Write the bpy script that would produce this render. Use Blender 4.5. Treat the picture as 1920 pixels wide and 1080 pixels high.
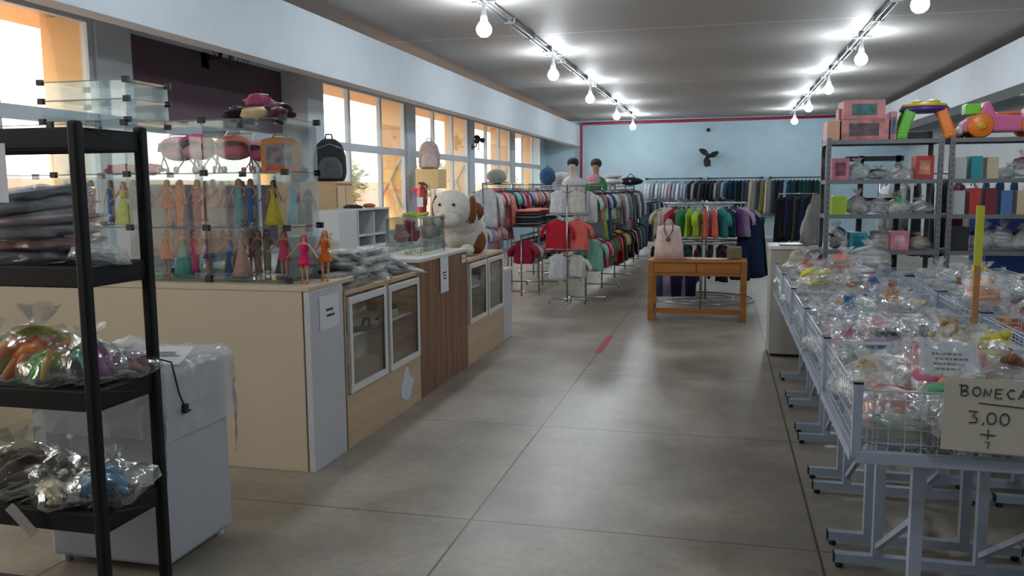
import bpy, math, random
from mathutils import Vector, Matrix, noise as mnoise
random.seed(7)
for o in list(bpy.data.objects): bpy.data.objects.remove(o)
SC = bpy.context.scene
PI = math.pi
# ------------------------------------------------------------------ camera
cam_d = bpy.data.cameras.new('camera'); cam = bpy.data.objects.new('camera', cam_d)
SC.collection.objects.link(cam); SC.camera = cam
R3 = Matrix(((0.9700878432704555, -0.02083613150677274, 0.24185828900971806),
             (0.24262411817528545, 0.11582558405352822, -0.9631811726556557),
             (-0.007944408004436796, 0.9930510005545996, 0.11741633906304308)))
cam.matrix_world = Matrix.Translation((0, 0, 1.65)) @ R3.to_4x4()
cam_d.sensor_width = 36; cam_d.lens = 1580 / 1920 * 36; cam_d.clip_end = 200; cam_d.clip_start = .05
# ------------------------------------------------------------------ view, world, sun
SC.view_settings.view_transform = 'Standard'; SC.view_settings.look = 'None'
SC.view_settings.gamma = 1; SC.view_settings.use_curve_mapping = False
SC.view_settings.exposure = .92
W = bpy.data.worlds.new('world'); SC.world = W; W.use_nodes = True
bg = W.node_tree.nodes['Background']; bg.inputs[0].default_value = (1.0, 0.95, 0.86, 1); bg.inputs[1].default_value = 3.2
def new_light(name, kind, loc, energy, color, **k):
    l = bpy.data.lights.new(name, kind); l.energy = energy; l.color = color
    for a, b in k.items(): setattr(l, a, b)
    o = bpy.data.objects.new(name, l); SC.collection.objects.link(o); o.location = loc; return o
SUN = new_light('sun', 'SUN', (-20, -20, 15), 3.6, (1.0, .74, .42), angle=math.radians(2))
SUN.rotation_euler = Vector((.16, .88, -.42)).to_track_quat('-Z', 'Y').to_euler()
BULB_E = 120
for yy in (4.95, 9.2, 13.3, 17.3, 21.4, 25.3):       # daylight portals in the window openings
    a = new_light('window_portal', 'AREA', (-6.05, yy, 2.1), 1, (1, 1, 1), shape='RECTANGLE', size=3.5, size_y=2.5)
    a.rotation_euler = (PI/2, 0, -PI/2); a.data.cycles.is_portal = True
# ------------------------------------------------------------------ materials
def lin(c):
    if isinstance(c, str):
        c = c.lstrip('#'); c = [int(c[i:i+2], 16)/255 for i in (0, 2, 4)]
    return tuple((v/12.92 if v <= .04045 else ((v+.055)/1.055)**2.4) for v in c) + (1,)
_m = {}
def mat(name, col, rough=.6, metal=0, var=.0, vscale=8, bump=0, bscale=40, emit=0, spec=.5, sheen=0, aniso=0):
    if name in _m: return _m[name]
    m = bpy.data.materials.new(name); m.use_nodes = True; nt = m.node_tree; b = nt.nodes['Principled BSDF']
    c = lin(col); b.inputs['Base Color'].default_value = c
    b.inputs['Roughness'].default_value = rough; b.inputs['Metallic'].default_value = metal
    b.inputs['Specular IOR Level'].default_value = spec
    if sheen: b.inputs['Sheen Weight'].default_value = sheen
    tc = nt.nodes.new('ShaderNodeTexCoord')
    if var:
        n = nt.nodes.new('ShaderNodeTexNoise'); n.inputs['Scale'].default_value = vscale; n.inputs['Detail'].default_value = 4
        nt.links.new(tc.outputs['Object'], n.inputs['Vector'])
        r = nt.nodes.new('ShaderNodeValToRGB')
        r.color_ramp.elements[0].position = .3; r.color_ramp.elements[1].position = .7
        r.color_ramp.elements[0].color = tuple(v*(1-var) for v in c[:3]) + (1,)
        r.color_ramp.elements[1].color = tuple(min(1, v*(1+var*.6)) for v in c[:3]) + (1,)
        nt.links.new(n.outputs[0], r.inputs[0]); nt.links.new(r.outputs[0], b.inputs['Base Color'])
    if bump:
        n = nt.nodes.new('ShaderNodeTexNoise'); n.inputs['Scale'].default_value = bscale; n.inputs['Detail'].default_value = 3
        nt.links.new(tc.outputs['Object'], n.inputs['Vector'])
        bp = nt.nodes.new('ShaderNodeBump'); bp.inputs['Strength'].default_value = bump; bp.inputs['Distance'].default_value = .01
        nt.links.new(n.outputs[0], bp.inputs['Height']); nt.links.new(bp.outputs[0], b.inputs['Normal'])
    if emit:
        b.inputs['Emission Color'].default_value = c; b.inputs['Emission Strength'].default_value = emit
    _m[name] = m; return m
def fabric(col):
    return mat('fabric_'+str(col), col, .9, var=.18, vscale=14, bump=.25, bscale=30, spec=.15, sheen=.1)
def plastic(col): return mat('plastic_'+str(col), col, .35, spec=.5)
def wood(name, c1, c2, scale=3, axis='Z', rough=.45):
    if name in _m: return _m[name]
    m = bpy.data.materials.new(name); m.use_nodes = True; nt = m.node_tree; b = nt.nodes['Principled BSDF']
    tc = nt.nodes.new('ShaderNodeTexCoord'); mp = nt.nodes.new('ShaderNodeMapping')
    s = {'X': (.25, 6, 6), 'Y': (6, .25, 6), 'Z': (6, 6, .25)}[axis]; mp.inputs['Scale'].default_value = s
    n = nt.nodes.new('ShaderNodeTexNoise'); n.inputs['Scale'].default_value = scale; n.inputs['Detail'].default_value = 6; n.inputs['Distortion'].default_value = .6
    r = nt.nodes.new('ShaderNodeValToRGB'); r.color_ramp.elements[0].color = lin(c1); r.color_ramp.elements[1].color = lin(c2)
    r.color_ramp.elements[0].position = .3; r.color_ramp.elements[1].position = .7
    nt.links.new(tc.outputs['Object'], mp.inputs[0]); nt.links.new(mp.outputs[0], n.inputs['Vector']); nt.links.new(n.outputs[0], r.inputs[0]); nt.links.new(r.outputs[0], b.inputs['Base Color'])
    b.inputs['Roughness'].default_value = rough; _m[name] = m; return m
def glass(name, tint=(.93, .96, .95), refl=.09, haze=0.0, fk=.6):
    if name in _m: return _m[name]
    m = bpy.data.materials.new(name); m.use_nodes = True; nt = m.node_tree
    for n in list(nt.nodes): nt.nodes.remove(n)
    out = nt.nodes.new('ShaderNodeOutputMaterial'); t = nt.nodes.new('ShaderNodeBsdfTransparent'); t.inputs[0].default_value = tint + (1,)
    g = nt.nodes.new('ShaderNodeBsdfGlossy'); g.inputs[1].default_value = .03; g.inputs[0].default_value = (.9, .95, .95, 1)
    lw = nt.nodes.new('ShaderNodeLayerWeight'); lw.inputs[0].default_value = .25
    ma = nt.nodes.new('ShaderNodeMath'); ma.operation = 'MULTIPLY_ADD'; ma.inputs[1].default_value = fk; ma.inputs[2].default_value = refl*.5
    mx = nt.nodes.new('ShaderNodeMixShader')
    nt.links.new(lw.outputs['Fresnel'], ma.inputs[0]); nt.links.new(ma.outputs[0], mx.inputs[0])
    nt.links.new(t.outputs[0], mx.inputs[1]); nt.links.new(g.outputs[0], mx.inputs[2])
    last = mx
    if haze:
        d = nt.nodes.new('ShaderNodeBsdfDiffuse'); d.inputs[0].default_value = (.85, .87, .88, 1)
        m2 = nt.nodes.new('ShaderNodeMixShader'); m2.inputs[0].default_value = haze
        nt.links.new(mx.outputs[0], m2.inputs[1]); nt.links.new(d.outputs[0], m2.inputs[2]); last = m2
    nt.links.new(last.outputs[0], out.inputs[0]); _m[name] = m; return m
def film(name, haze=.16, tint=(.93, .95, .96), scale=14, col=(.8, .82, .84)):
    """crumpled clear plastic film"""
    if name in _m: return _m[name]
    m = bpy.data.materials.new(name); m.use_nodes = True; nt = m.node_tree
    for n in list(nt.nodes): nt.nodes.remove(n)
    L = nt.links.new; N = nt.nodes.new
    out = N('ShaderNodeOutputMaterial'); tc = N('ShaderNodeTexCoord')
    oi = N('ShaderNodeObjectInfo'); va = N('ShaderNodeVectorMath'); va.operation = 'ADD'
    L(tc.outputs['Object'], va.inputs[0]); L(oi.outputs['Location'], va.inputs[1])
    n1 = N('ShaderNodeTexNoise'); n1.inputs['Scale'].default_value = scale; n1.inputs['Detail'].default_value = 3; n1.inputs['Distortion'].default_value = 1.6
    L(va.outputs[0], n1.inputs['Vector'])
    v = N('ShaderNodeTexVoronoi'); v.feature = 'DISTANCE_TO_EDGE'; v.inputs['Scale'].default_value = scale*1.3; L(va.outputs[0], v.inputs['Vector'])
    ad = N('ShaderNodeMath'); ad.operation = 'MULTIPLY_ADD'; ad.inputs[1].default_value = -1.2; L(v.outputs[0], ad.inputs[0]); L(n1.outputs[0], ad.inputs[2])
    bp = N('ShaderNodeBump'); bp.inputs['Strength'].default_value = .7; bp.inputs['Distance'].default_value = .012; L(ad.outputs[0], bp.inputs['Height'])
    t = N('ShaderNodeBsdfTransparent'); t.inputs[0].default_value = tint + (1,)
    g = N('ShaderNodeBsdfGlossy'); g.inputs[1].default_value = .14; g.inputs[0].default_value = (1, 1, 1, 1); L(bp.outputs[0], g.inputs['Normal'])
    d = N('ShaderNodeBsdfDiffuse'); d.inputs[0].default_value = col + (1,); L(bp.outputs[0], d.inputs['Normal'])
    lw = N('ShaderNodeLayerWeight'); lw.inputs[0].default_value = .35; L(bp.outputs[0], lw.inputs['Normal'])
    m1 = N('ShaderNodeMixShader'); m1.inputs[0].default_value = haze; L(t.outputs[0], m1.inputs[1]); L(d.outputs[0], m1.inputs[2])
    mm = N('ShaderNodeMath'); mm.operation = 'MULTIPLY_ADD'; mm.inputs[1].default_value = .26; mm.inputs[2].default_value = .045; L(lw.outputs['Fresnel'], mm.inputs[0])
    m2 = N('ShaderNodeMixShader'); L(mm.outputs[0], m2.inputs[0]); L(m1.outputs[0], m2.inputs[1]); L(g.outputs[0], m2.inputs[2])
    L(m2.outputs[0], out.inputs[0]); _m[name] = m; return m

# ------------------------------------------------------------------ mesh builder
class MB:
    def __init__(s): s.v = []; s.f = []
    def add(s, vs, fs):
        n = len(s.v); s.v += [tuple(v) for v in vs]; s.f += [tuple(i+n for i in f) for f in fs]; return s
    def box(s, x0, x1, y0, y1, z0, z1, M=None):
        vs = [Vector((x, y, z)) for x in (x0, x1) for y in (y0, y1) for z in (z0, z1)]
        if M: vs = [M @ v for v in vs]
        return s.add(vs, [(0, 1, 3, 2), (4, 6, 7, 5), (0, 4, 5, 1), (2, 3, 7, 6), (0, 2, 6, 4), (1, 5, 7, 3)])
    def tube(s, pts, r, n=8, cap=True, sc=(1, 1)):
        pts = [Vector(p) for p in pts]; rs = r if isinstance(r, (list, tuple)) else [r]*len(pts)
        up = None; rings = []
        for i, p in enumerate(pts):
            d = (pts[min(i+1, len(pts)-1)]-pts[max(i-1, 0)]).normalized()
            if up is None:
                up = Vector((0, 0, 1)) if abs(d.z) < .9 else Vector((0, 1, 0))
            a = d.cross(up).normalized(); b = a.cross(d).normalized(); up = b
            rings.append([p+(a*math.cos(t)*sc[0]+b*math.sin(t)*sc[1])*rs[i] for t in [2*PI*k/n for k in range(n)]])
        vs = [v for rg in rings for v in rg]; fs = []
        for i in range(len(pts)-1):
            for k in range(n): fs.append((i*n+k, i*n+(k+1) % n, (i+1)*n+(k+1) % n, (i+1)*n+k))
        if cap: fs += [tuple(range(n))[::-1], tuple((len(pts)-1)*n+k for k in range(n))]
        return s.add(vs, fs)
    def bar(s, a, b, w, h=None):   # rectangular bar between two points
        h = h or w; a = Vector(a); b = Vector(b); d = (b-a).normalized()
        up = Vector((0, 0, 1)) if abs(d.z) < .9 else Vector((0, 1, 0))
        x = d.cross(up).normalized(); y = x.cross(d).normalized()
        vs = [p+x*sx*w/2+y*sy*h/2 for p in (a, b) for sx, sy in ((-1, -1), (1, -1), (1, 1), (-1, 1))]
        return s.add(vs, [(0, 3, 2, 1), (4, 5, 6, 7), (0, 1, 5, 4), (1, 2, 6, 5), (2, 3, 7, 6), (3, 0, 4, 7)])
    def lathe(s, prof, c=(0, 0, 0), n=16, sx=1, sy=1, fn=None):
        vs = []; fs = []
        for (r, z) in prof:
            for k in range(n):
                t = 2*PI*k/n; q = r*(1+(fn(t, z) if fn else 0))
                vs.append((c[0]+q*math.cos(t)*sx, c[1]+q*math.sin(t)*sy, c[2]+z))
        for i in range(len(prof)-1):
            for k in range(n): fs.append((i*n+k, i*n+(k+1) % n, (i+1)*n+(k+1) % n, (i+1)*n+k))
        fs += [tuple(range(n))[::-1], tuple((len(prof)-1)*n+k for k in range(n))]
        return s.add(vs, fs)
    def ball(s, c, r, n=12, m=8, sc=(1, 1, 1), jit=0, seed=0, M=None):
        prof = []
        vs = []; fs = []; c = Vector(c)
        for i in range(m+1):
            ph = PI*i/m
            for k in range(n):
                t = 2*PI*k/n; d = Vector((math.sin(ph)*math.cos(t), math.sin(ph)*math.sin(t), math.cos(ph)))
                q = r
                if jit: q *= 1+jit*mnoise.noise(d*2.3+Vector((seed, seed*1.7, 0)))
                v = Vector((d.x*q*sc[0], d.y*q*sc[1], d.z*q*sc[2]))
                if M: v = M @ v
                vs.append(c+v)
        for i in range(m):
            for k in range(n): fs.append((i*n+k, (i+1)*n+k, (i+1)*n+(k+1) % n, i*n+(k+1) % n))
        return s.add(vs, fs)
    def prism(s, poly, y0, y1, ax='y'):  # poly in (x,z) extruded along y, or (y,z) along x, or (x,y) along z
        n = len(poly)
        f = {'y': lambda p, t: (p[0], t, p[1]), 'x': lambda p, t: (t, p[0], p[1]), 'z': lambda p, t: (p[0], p[1], t)}[ax]
        vs = [f(p, y0) for p in poly]+[f(p, y1) for p in poly]
        fs = [tuple(range(n)), tuple(range(n, 2*n))[::-1]]+[(i, i+n, (i+1) % n+n, (i+1) % n) for i in range(n)]
        return s.add(vs, fs)
    def mesh(s, name, m, smooth=False):
        me = bpy.data.meshes.new(name); me.from_pydata(s.v, [], s.f); me.validate()
        import bmesh
        bm = bmesh.new(); bm.from_mesh(me); bmesh.ops.remove_doubles(bm, verts=bm.verts, dist=1e-6); bmesh.ops.recalc_face_normals(bm, faces=bm.faces); bm.to_mesh(me); bm.free()
        if m: me.materials.append(m)
        if smooth: me.shade_smooth()
        return me
    def build(s, name, m, parent=None, smooth=False, bevel=0, loc=None, rot=None, subd=0):
        o = bpy.data.objects.new(name, s.mesh(name, m, smooth)); SC.collection.objects.link(o)
        if parent: o.parent = parent
        if loc: o.location = loc
        if rot: o.rotation_euler = rot
        if bevel:
            b = o.modifiers.new('bevel', 'BEVEL'); b.width = bevel; b.segments = 2; b.limit_method = 'ANGLE'
        if subd:
            b = o.modifiers.new('subd', 'SUBSURF'); b.levels = subd; b.render_levels = subd
        return o
LABELS = {}
def tag(o, label, cat, group=None, kind=None):
    if label in LABELS and not kind: print('DUPLABEL', label)
    LABELS[label] = 1
    o['label'] = label; o['category'] = cat
    if group: o['group'] = group
    if kind: o['kind'] = kind
    return o
def thing(name, label, cat, loc=(0, 0, 0), rz=0, group=None):
    o = bpy.data.objects.new(name, None); SC.collection.objects.link(o); o.empty_display_size = .1
    o.location = loc; o.rotation_euler = (0, 0, rz); tag(o, label, cat, group); return o
def struct(o): o['kind'] = 'structure'; return o
def inst(name, me, parent=None, loc=(0, 0, 0), rot=(0, 0, 0), m=None, scale=None):
    o = bpy.data.objects.new(name, me); SC.collection.objects.link(o); o.location = loc; o.rotation_euler = rot
    if parent: o.parent = parent
    if scale: o.scale = scale if isinstance(scale, tuple) else (scale,)*3
    if m: o.material_slots[0].link = 'OBJECT'; o.material_slots[0].material = m
    return o
def copy_tree(o, parent=None):
    c = o.copy(); SC.collection.objects.link(c)
    if parent: c.parent = parent
    for ch in list(o.children): copy_tree(ch, c)
    return c
ORD = ['nearest', 'second', 'third', 'fourth', 'fifth', 'sixth', 'seventh', 'eighth', 'ninth', 'tenth', 'eleventh', 'twelfth', 'thirteenth', 'fourteenth', 'fifteenth', 'sixteenth', 'seventeenth', 'eighteenth', 'nineteenth', 'twentieth']
TENS = {2: 'twenty', 3: 'thirty', 4: 'forty', 5: 'fifty'}
def ordn(i):
    if i < 20: return ORD[i] if i else 'first'
    t, u = divmod(i+1, 10)
    return (TENS[t]+'-'+(['', 'first']+ORD[1:])[u]) if u else {30: 'thirtieth', 40: 'fortieth', 50: 'fiftieth'}[i+1]

# ================================================================== ROOM
def mk_floor():
    m = bpy.data.materials.new('concrete_floor'); m.use_nodes = True; nt = m.node_tree; b = nt.nodes['Principled BSDF']; N = nt.nodes.new; L = nt.links.new
    tc = N('ShaderNodeTexCoord'); sp = N('ShaderNodeSeparateXYZ'); L(tc.outputs['Object'], sp.inputs[0])
    def line(out, off, pitch, w):
        a = N('ShaderNodeMath'); a.operation = 'ADD'; a.inputs[1].default_value = -off+pitch*50; L(out, a.inputs[0])
        d = N('ShaderNodeMath'); d.operation = 'MODULO'; d.inputs[1].default_value = pitch; L(a.outputs[0], d.inputs[0])
        s = N('ShaderNodeMath'); s.operation = 'SUBTRACT'; s.inputs[1].default_value = pitch/2; L(d.outputs[0], s.inputs[0])
        ab = N('ShaderNodeMath'); ab.operation = 'ABSOLUTE'; L(s.outputs[0], ab.inputs[0])
        g = N('ShaderNodeMath'); g.operation = 'GREATER_THAN'; g.inputs[1].default_value = pitch/2-w; L(ab.outputs[0], g.inputs[0]); return g
    l1 = line(sp.outputs[0], -1.2, 1.65, .006); l2 = line(sp.outputs[1], 3.89, 1.71, .005)
    mx = N('ShaderNodeMath'); mx.operation = 'MAXIMUM'; L(l1.outputs[0], mx.inputs[0]); L(l2.outputs[0], mx.inputs[1])
    n = N('ShaderNodeTexNoise'); n.inputs['Scale'].default_value = 1.1; n.inputs['Detail'].default_value = 8; n.inputs['Roughness'].default_value = .62; L(tc.outputs['Object'], n.inputs['Vector'])
    r = N('ShaderNodeValToRGB'); r.color_ramp.elements[0].color = lin('#7a7166'); r.color_ramp.elements[1].color = lin('#b2a99b'); r.color_ramp.elements[0].position = .32; r.color_ramp.elements[1].position = .68
    L(n.outputs[0], r.inputs[0])
    n2 = N('ShaderNodeTexNoise'); n2.inputs['Scale'].default_value = 22; n2.inputs['Detail'].default_value = 5; L(tc.outputs['Object'], n2.inputs['Vector'])
    m0 = N('ShaderNodeMix'); m0.data_type = 'RGBA'; m0.blend_type = 'MULTIPLY'; m0.inputs[0].default_value = .35; L(r.outputs[0], m0.inputs[6]); L(n2.outputs[0], m0.inputs[7])
    m1 = N('ShaderNodeMix'); m1.data_type = 'RGBA'; L(mx.outputs[0], m1.inputs[0]); L(m0.outputs[2], m1.inputs[6]); m1.inputs[7].default_value = lin('#4a443e')
    L(m1.outputs[2], b.inputs['Base Color'])
    rr = N('ShaderNodeMapRange'); rr.inputs[3].default_value = .22; rr.inputs[4].default_value = .48; L(n.outputs[0], rr.inputs[0]); L(rr.outputs[0], b.inputs['Roughness'])
    bp = N('ShaderNodeBump'); bp.inputs['Strength'].default_value = .12; bp.inputs['Distance'].default_value = .004; L(n2.outputs[0], bp.inputs['Height']); L(bp.outputs[0], b.inputs['Normal'])
    return m
struct(MB().box(-6.2, 6.0, -4, 28.3, -.15, 0).build('floor', mk_floor()))
def mk_ceiling():
    m = mat('ceiling_panel', '#a3a09c', .6, spec=.15); nt = m.node_tree; b = nt.nodes['Principled BSDF']; N = nt.nodes.new; L = nt.links.new
    tc = N('ShaderNodeTexCoord'); sp = N('ShaderNodeSeparateXYZ'); L(tc.outputs['Object'], sp.inputs[0])
    # sparse board joints
    d = N('ShaderNodeMath'); d.operation = 'MULTIPLY'; d.inputs[1].default_value = 1/6.1; L(sp.outputs[1], d.inputs[0])
    fr = N('ShaderNodeMath'); fr.operation = 'FRACT'; L(d.outputs[0], fr.inputs[0])
    g = N('ShaderNodeMath'); g.operation = 'LESS_THAN'; g.inputs[1].default_value = .006; L(fr.outputs[0], g.inputs[0])
    mx = N('ShaderNodeMix'); mx.data_type = 'RGBA'; mx.inputs[6].default_value = lin('#a3a09c'); mx.inputs[7].default_value = lin('#d0d0d0'); L(g.outputs[0], mx.inputs[0]); L(mx.outputs[2], b.inputs['Base Color'])
    return m
struct(MB().box(-6.2, 6.0, -4, 28.3, 3.85, 3.95).build('ceiling', mk_ceiling()))
M_blue = mat('blue_wall_paint', '#aac6d4', .7, var=.06, vscale=2, bump=.1, bscale=60)
M_white = mat('white_wall_paint', '#b9c1c8', .65, var=.04, vscale=3)
M_gw = mat('grey_white_column_paint', '#b3bdc6', .65, var=.05, vscale=3)
struct(MB().box(-6.2, 6.0, 28.1, 28.3, 0, 3.85).build('wall_back', M_blue))
struct(MB().box(5.4, 5.6, -4, 28.1, 0, 3.85).build('wall_right', M_white))
struct(MB().box(-6.2, 6.0, -4.2, -4, 0, 3.85).build('wall_front', M_white))
# window side wall: sill wall, head wall, columns
COLY = [2.95, 7.0, 11.0, 15.12, 19.15, 23.2]
wl = MB().box(-6.1, -5.85, -4, 28.1, 0, .85); wl.box(-6.1, -5.85, -4, 28.1, 3.3, 3.85); wl.box(-6.1, -5.85, 27.2, 28.1, .85, 3.3); wl.box(-6.1, -5.85, -4, -1.1, .85, 3.3)
struct(wl.build('wall_left', M_blue))
for i, y in enumerate([-1.1]+COLY):
    struct(MB().box(-6.1 if i not in (2, 3) else -6.3, -5.8 if i != 3 else -5.7, y, y+(.5 if i < 4 else .42), 0, 3.85).build('trim_%d' % (i+1), M_gw, bevel=.008))
# purple infill panel between the second and third columns, above the transom
struct(MB().box(-6.05, -5.86, 7.5, 11.0, .85, 1.72).build('wall_low', mat('plum_wall_paint', '#544350', .8, var=.08, vscale=2)))
struct(MB().box(-6.26, -6.1, 7.4, 11.05, 2.33, 3.85).build('wall_purple', mat('plum_wall_paint', '#544350', .8, var=.08, vscale=2)))
# soffits
struct(MB().box(-4.85, -4.65, -4, 28.1, 3.0, 3.68).build('trim_10', M_white, bevel=.006))
struct(MB().box(4.0, 4.5, -4, 28.1, 3.05, 3.7).build('trim_11', M_white, bevel=.006))
struct(MB().box(-6.1, 6, 28.06, 28.1, 0, .09).build('baseboard_back', mat('white_skirting', '#c9c9c4', .5)))
# windows
M_frame = mat('window_frame_grey', '#aeb8c2', .5)
M_wglass = glass('window_glass', (.97, .97, .95), .05)
bays = [(-.6, 2.95), (3.45, 7.0), (7.5, 11.0), (11.5, 15.12), (15.6, 19.15), (19.57, 23.2), (23.62, 27.2)]
for i, (a, b_) in enumerate(bays):
    w = thing('window_%d' % (i+1), 'window bay %s along the left wall' % ordn(i), 'window', (-5.87, a, 0)); w['kind'] = 'structure'
    del w['category']
    L_ = b_-a; z1 = 3.3
    mu = [L_*.31, L_*.665]
    f = MB().box(-.04, .04, 0, L_, .85, .92); (f.box(-.04, .04, 0, L_, z1-.07, z1) if i != 2 else 0)
    f.box(-.04, .05, 0, L_, 2.27, 2.39)
    for y in [0]+mu+[L_-.07]: f.box(-.035, .035, y, y+.07, .92, 2.27 if i == 2 else z1-.07)
    
    f.build('window_frame', M_frame, w)
    p = MB()
    ed = [0]+mu+[L_]
    for k in range(3):
        if i != 2: p.box(-.004, .004, ed[k]+.05, ed[k+1], 2.39, z1-.07)
        p.box(-.004, .004, ed[k]+.05, ed[k+1], .92, 2.27)
    p.build('pane', M_wglass, w)
    MB().box(-.1, .16, 0, L_, .82, .85).build('window_sill', M_gw, w)
# exterior: sunlit fins, braces, ground, boundary wall, shrubs
M_fin = mat('ochre_exterior_render', '#d9b078', .8, var=.12, vscale=2, bump=.2)
M_br = mat('galvanised_brace', '#b9b09c', .5)
for i, y in enumerate(COLY[:2]+COLY[2:]+[27.3]):
    t = thing('exterior_fin', 'ochre exterior fin with diagonal brace outside the left windows, %s from the front' % ordn(i), 'exterior fin', (-6.12, y+.05, 0), 0, 'ochre fins outside the windows')
    (MB().box(-.24, .215, -.11, -.052, .86, 3.3) if i != 2 else MB()).box(-.3, -.01, -.05, .3, -.2, 3.85).build('fin_wall', M_fin, t)
    if i == 2: t.location.x -= .1
    MB().bar((-.22, -.13, 1.5), (.2, -.13, 2.2), .03).build('brace', M_br, t)
    MB().bar((-.02, -.16, 1.85), (.2, -.16, 1.3), .03).build('brace', M_br, t)
struct(MB().box(-6.95, -6.1, -4, 28.3, 3.34, 3.5).build('trim_12', M_fin))
struct(MB().box(-30, -6.2, -20, 60, -.3, -.2).build('floor_outside', mat('pink_paving', '#c2a49a', .9, var=.2, vscale=3)))
fw = MB().box(-12.2, -12.0, -20, 60, -.2, 1.9); tag(fw.build('boundary_wall', mat('pink_boundary_wall', '#cbb3a6', .9, var=.15, vscale=1)), 'pale pink boundary wall beyond the left windows', 'wall')
M_leaf = mat('olive_leaves', '#8d8f5c', .8, var=.4, vscale=20)
for i, (x, y, h) in enumerate([(-10.5, 22, 2.9), (-11, 31, 3.2), (-10.8, 42, 2.7)]):
    t = thing('shrub', 'leafy olive-green shrub outside the left windows, %s from the front' % ordn(i), 'shrub', (x, y, -.2))
    MB().tube([(0, 0, 0), (.05, 0, h*.5), (0, .1, h*.8)], [.07, .05, .03]).build('stem', mat('bark', '#5b4a3a', .9), t)
    lf = MB(); rnd = random.Random(i)
    for k in range(500):
        d = Vector((rnd.gauss(0, 1), rnd.gauss(0, 1), rnd.gauss(0, 1))).normalized()*rnd.uniform(.5, 1)
        c = Vector((d.x*.8, d.y*.8, h*.72+d.z*.8)); a = Vector((rnd.gauss(0, 1), rnd.gauss(0, 1), rnd.gauss(0, .5))).normalized()*.16; b2 = a.cross(d).normalized()*.04
        lf.add([c-a, c+b2, c+a, c-b2], [(0, 1, 2, 3)])
    lf.build('foliage', M_leaf, t)
# red fire pipe, conduit tracks, bulbs
M_red = mat('fire_red_paint', '#a3263c', .4)
p = MB().tube([(-4.62, 27.95, 1.5), (-4.62, 27.95, 3.68), (-4.55, 27.95, 3.74), (5.4, 27.95, 3.78)], .045, 10)
tag(p.build('fire_pipe', M_red, smooth=True), 'red fire-water pipe running down and along the top of the back wall', 'pipe')
M_cond = mat('grey_conduit', '#8c8f92', .45, metal=.3)
M_bulb = mat('lit_bulb', '#eef8ff', .3, emit=BULB_E); M_cap = mat('bulb_cap_white', '#c9cdd0', .5)
bm_ = MB().lathe([(.001, -.105), (.04, -.098), (.075, -.07), (.09, -.03), (.085, .01), (.06, .05), (.04, .075)], n=16).mesh('bulb_globe', M_bulb, True)
cp_ = MB().lathe([(.041, .07), (.04, .12), (.03, .16), (.022, .2), (.022, .3)], n=12).mesh('socket', M_cap, True)
pl_ = MB().box(-.14, .14, -.03, .03, .285, .3).mesh('mount_plate', M_cond)
CLAMP = MB().box(-.07, .07, 0, .04, -.05, .03).mesh('clamp', M_cond)
for side, X, ys in (('left', -2.74, [1.7, 5.7, 9.68, 13.79, 17.7, 22.2, 26.2]), ('right', 1.9, [1.9, 5.75, 9.63, 13.48, 17.46, 21.4, 25.58])):
    t = thing('light_track', 'pair of grey conduits on the ceiling carrying the %s row of bulbs' % side, 'light track', (X, 0, 3.82))
    for dx in (-.035, .035):
        MB().tube([(dx, -4, -.03), (dx, 26.6, -.03)], .014, 8).build('conduit', M_cond, t, True)
    for k in range(26): inst('clamp', CLAMP, t, (0, -3.5+k*1.2, 0))
    for i, y in enumerate(ys):
        b = thing('light_bulb', 'glowing round white bulb, %s from the front of the %s ceiling track' % (ordn(i), side), 'light bulb', (X, y, 3.5), 0, 'round bulbs on the %s track' % side)
        inst('globe', bm_, b); inst('socket', cp_, b); inst('mount_plate', pl_, b)
# wall fans and camera
M_blk = mat('black_plastic', '#15171b', .45)
def wall_fan(label, loc, rz, s=1, group=None, guard=False):
    t = thing('wall_fan', label, 'fan', loc, rz)
    MB().box(-.07*s, .07*s, -.02, .04, -.3*s, -.1*s).tube([(0, -.02, -.2*s), (0, -.2*s, -.2*s), (0, -.25*s, -.03*s)], .025*s).build('bracket', M_blk, t)
    MB().lathe([(.02, -.12*s), (.075*s, -.1*s), (.085*s, 0), (.05*s, .07*s), (.01, .08*s)]).build('motor', M_blk, t, True, loc=(0, -.27*s, 0), rot=(PI/2, 0, 0))
    for k in range(3):
        a = k*2*PI/3+.12
        prof = []
        b = MB(); n = 7; vs = []
        for i in range(n):
            q = i/(n-1); r = .06+.27*q; w = (.035+.085*math.sin(PI*min(1, q*.9+.1)))*1
            for sgn in (-1, 1): 
                th = a+sgn*w/max(r, .1)*.75+.25*q
                for dy in (0, .01): vs.append((r*s*math.cos(th), -.37*s+dy+sgn*.03, r*s*math.sin(th)))
        fs = []
        for i in range(n-1):
            o = i*4; fs += [(o, o+2, o+6, o+4), (o+1, o+5, o+7, o+3), (o, o+4, o+5, o+1), (o+2, o+3, o+7, o+6)]
        fs += [(0, 1, 3, 2), (n*4-4, n*4-2, n*4-1, n*4-3)]
        b.add(vs, fs).build('blade', M_blk, t)
    if guard:
        g = MB()
        for yy, rr in ((-.33, .35), (-.37, .36), (-.42, .2), (-.28, .3)):
            g.tube([(rr*s*math.cos(q*PI/12), yy*s, rr*s*math.sin(q*PI/12)) for q in range(25)], .004*s, 4)
        for q in range(20):
            th = q*PI/10; c, z = math.cos(th), math.sin(th)
            g.tube([(c*.06*s, -.43*s, z*.06*s), (c*.25*s, -.42*s, z*.25*s), (c*.36*s, -.36*s, z*.36*s), (c*.25*s, -.28*s, z*.25*s)], .0025*s, 4)
        g.build('guard', M_blk, t)
    return t
wall_fan('black three-blade wall fan on the blue back wall', (-.52, 28.1, 2.62), 0, 1.05)
wall_fan('black caged wall fan on a bracket on the left window column', (-5.8, 19.3, 2.75), -PI/2-.0, .62, guard=True).rotation_euler = (0, 0, PI/2-.35)
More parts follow.
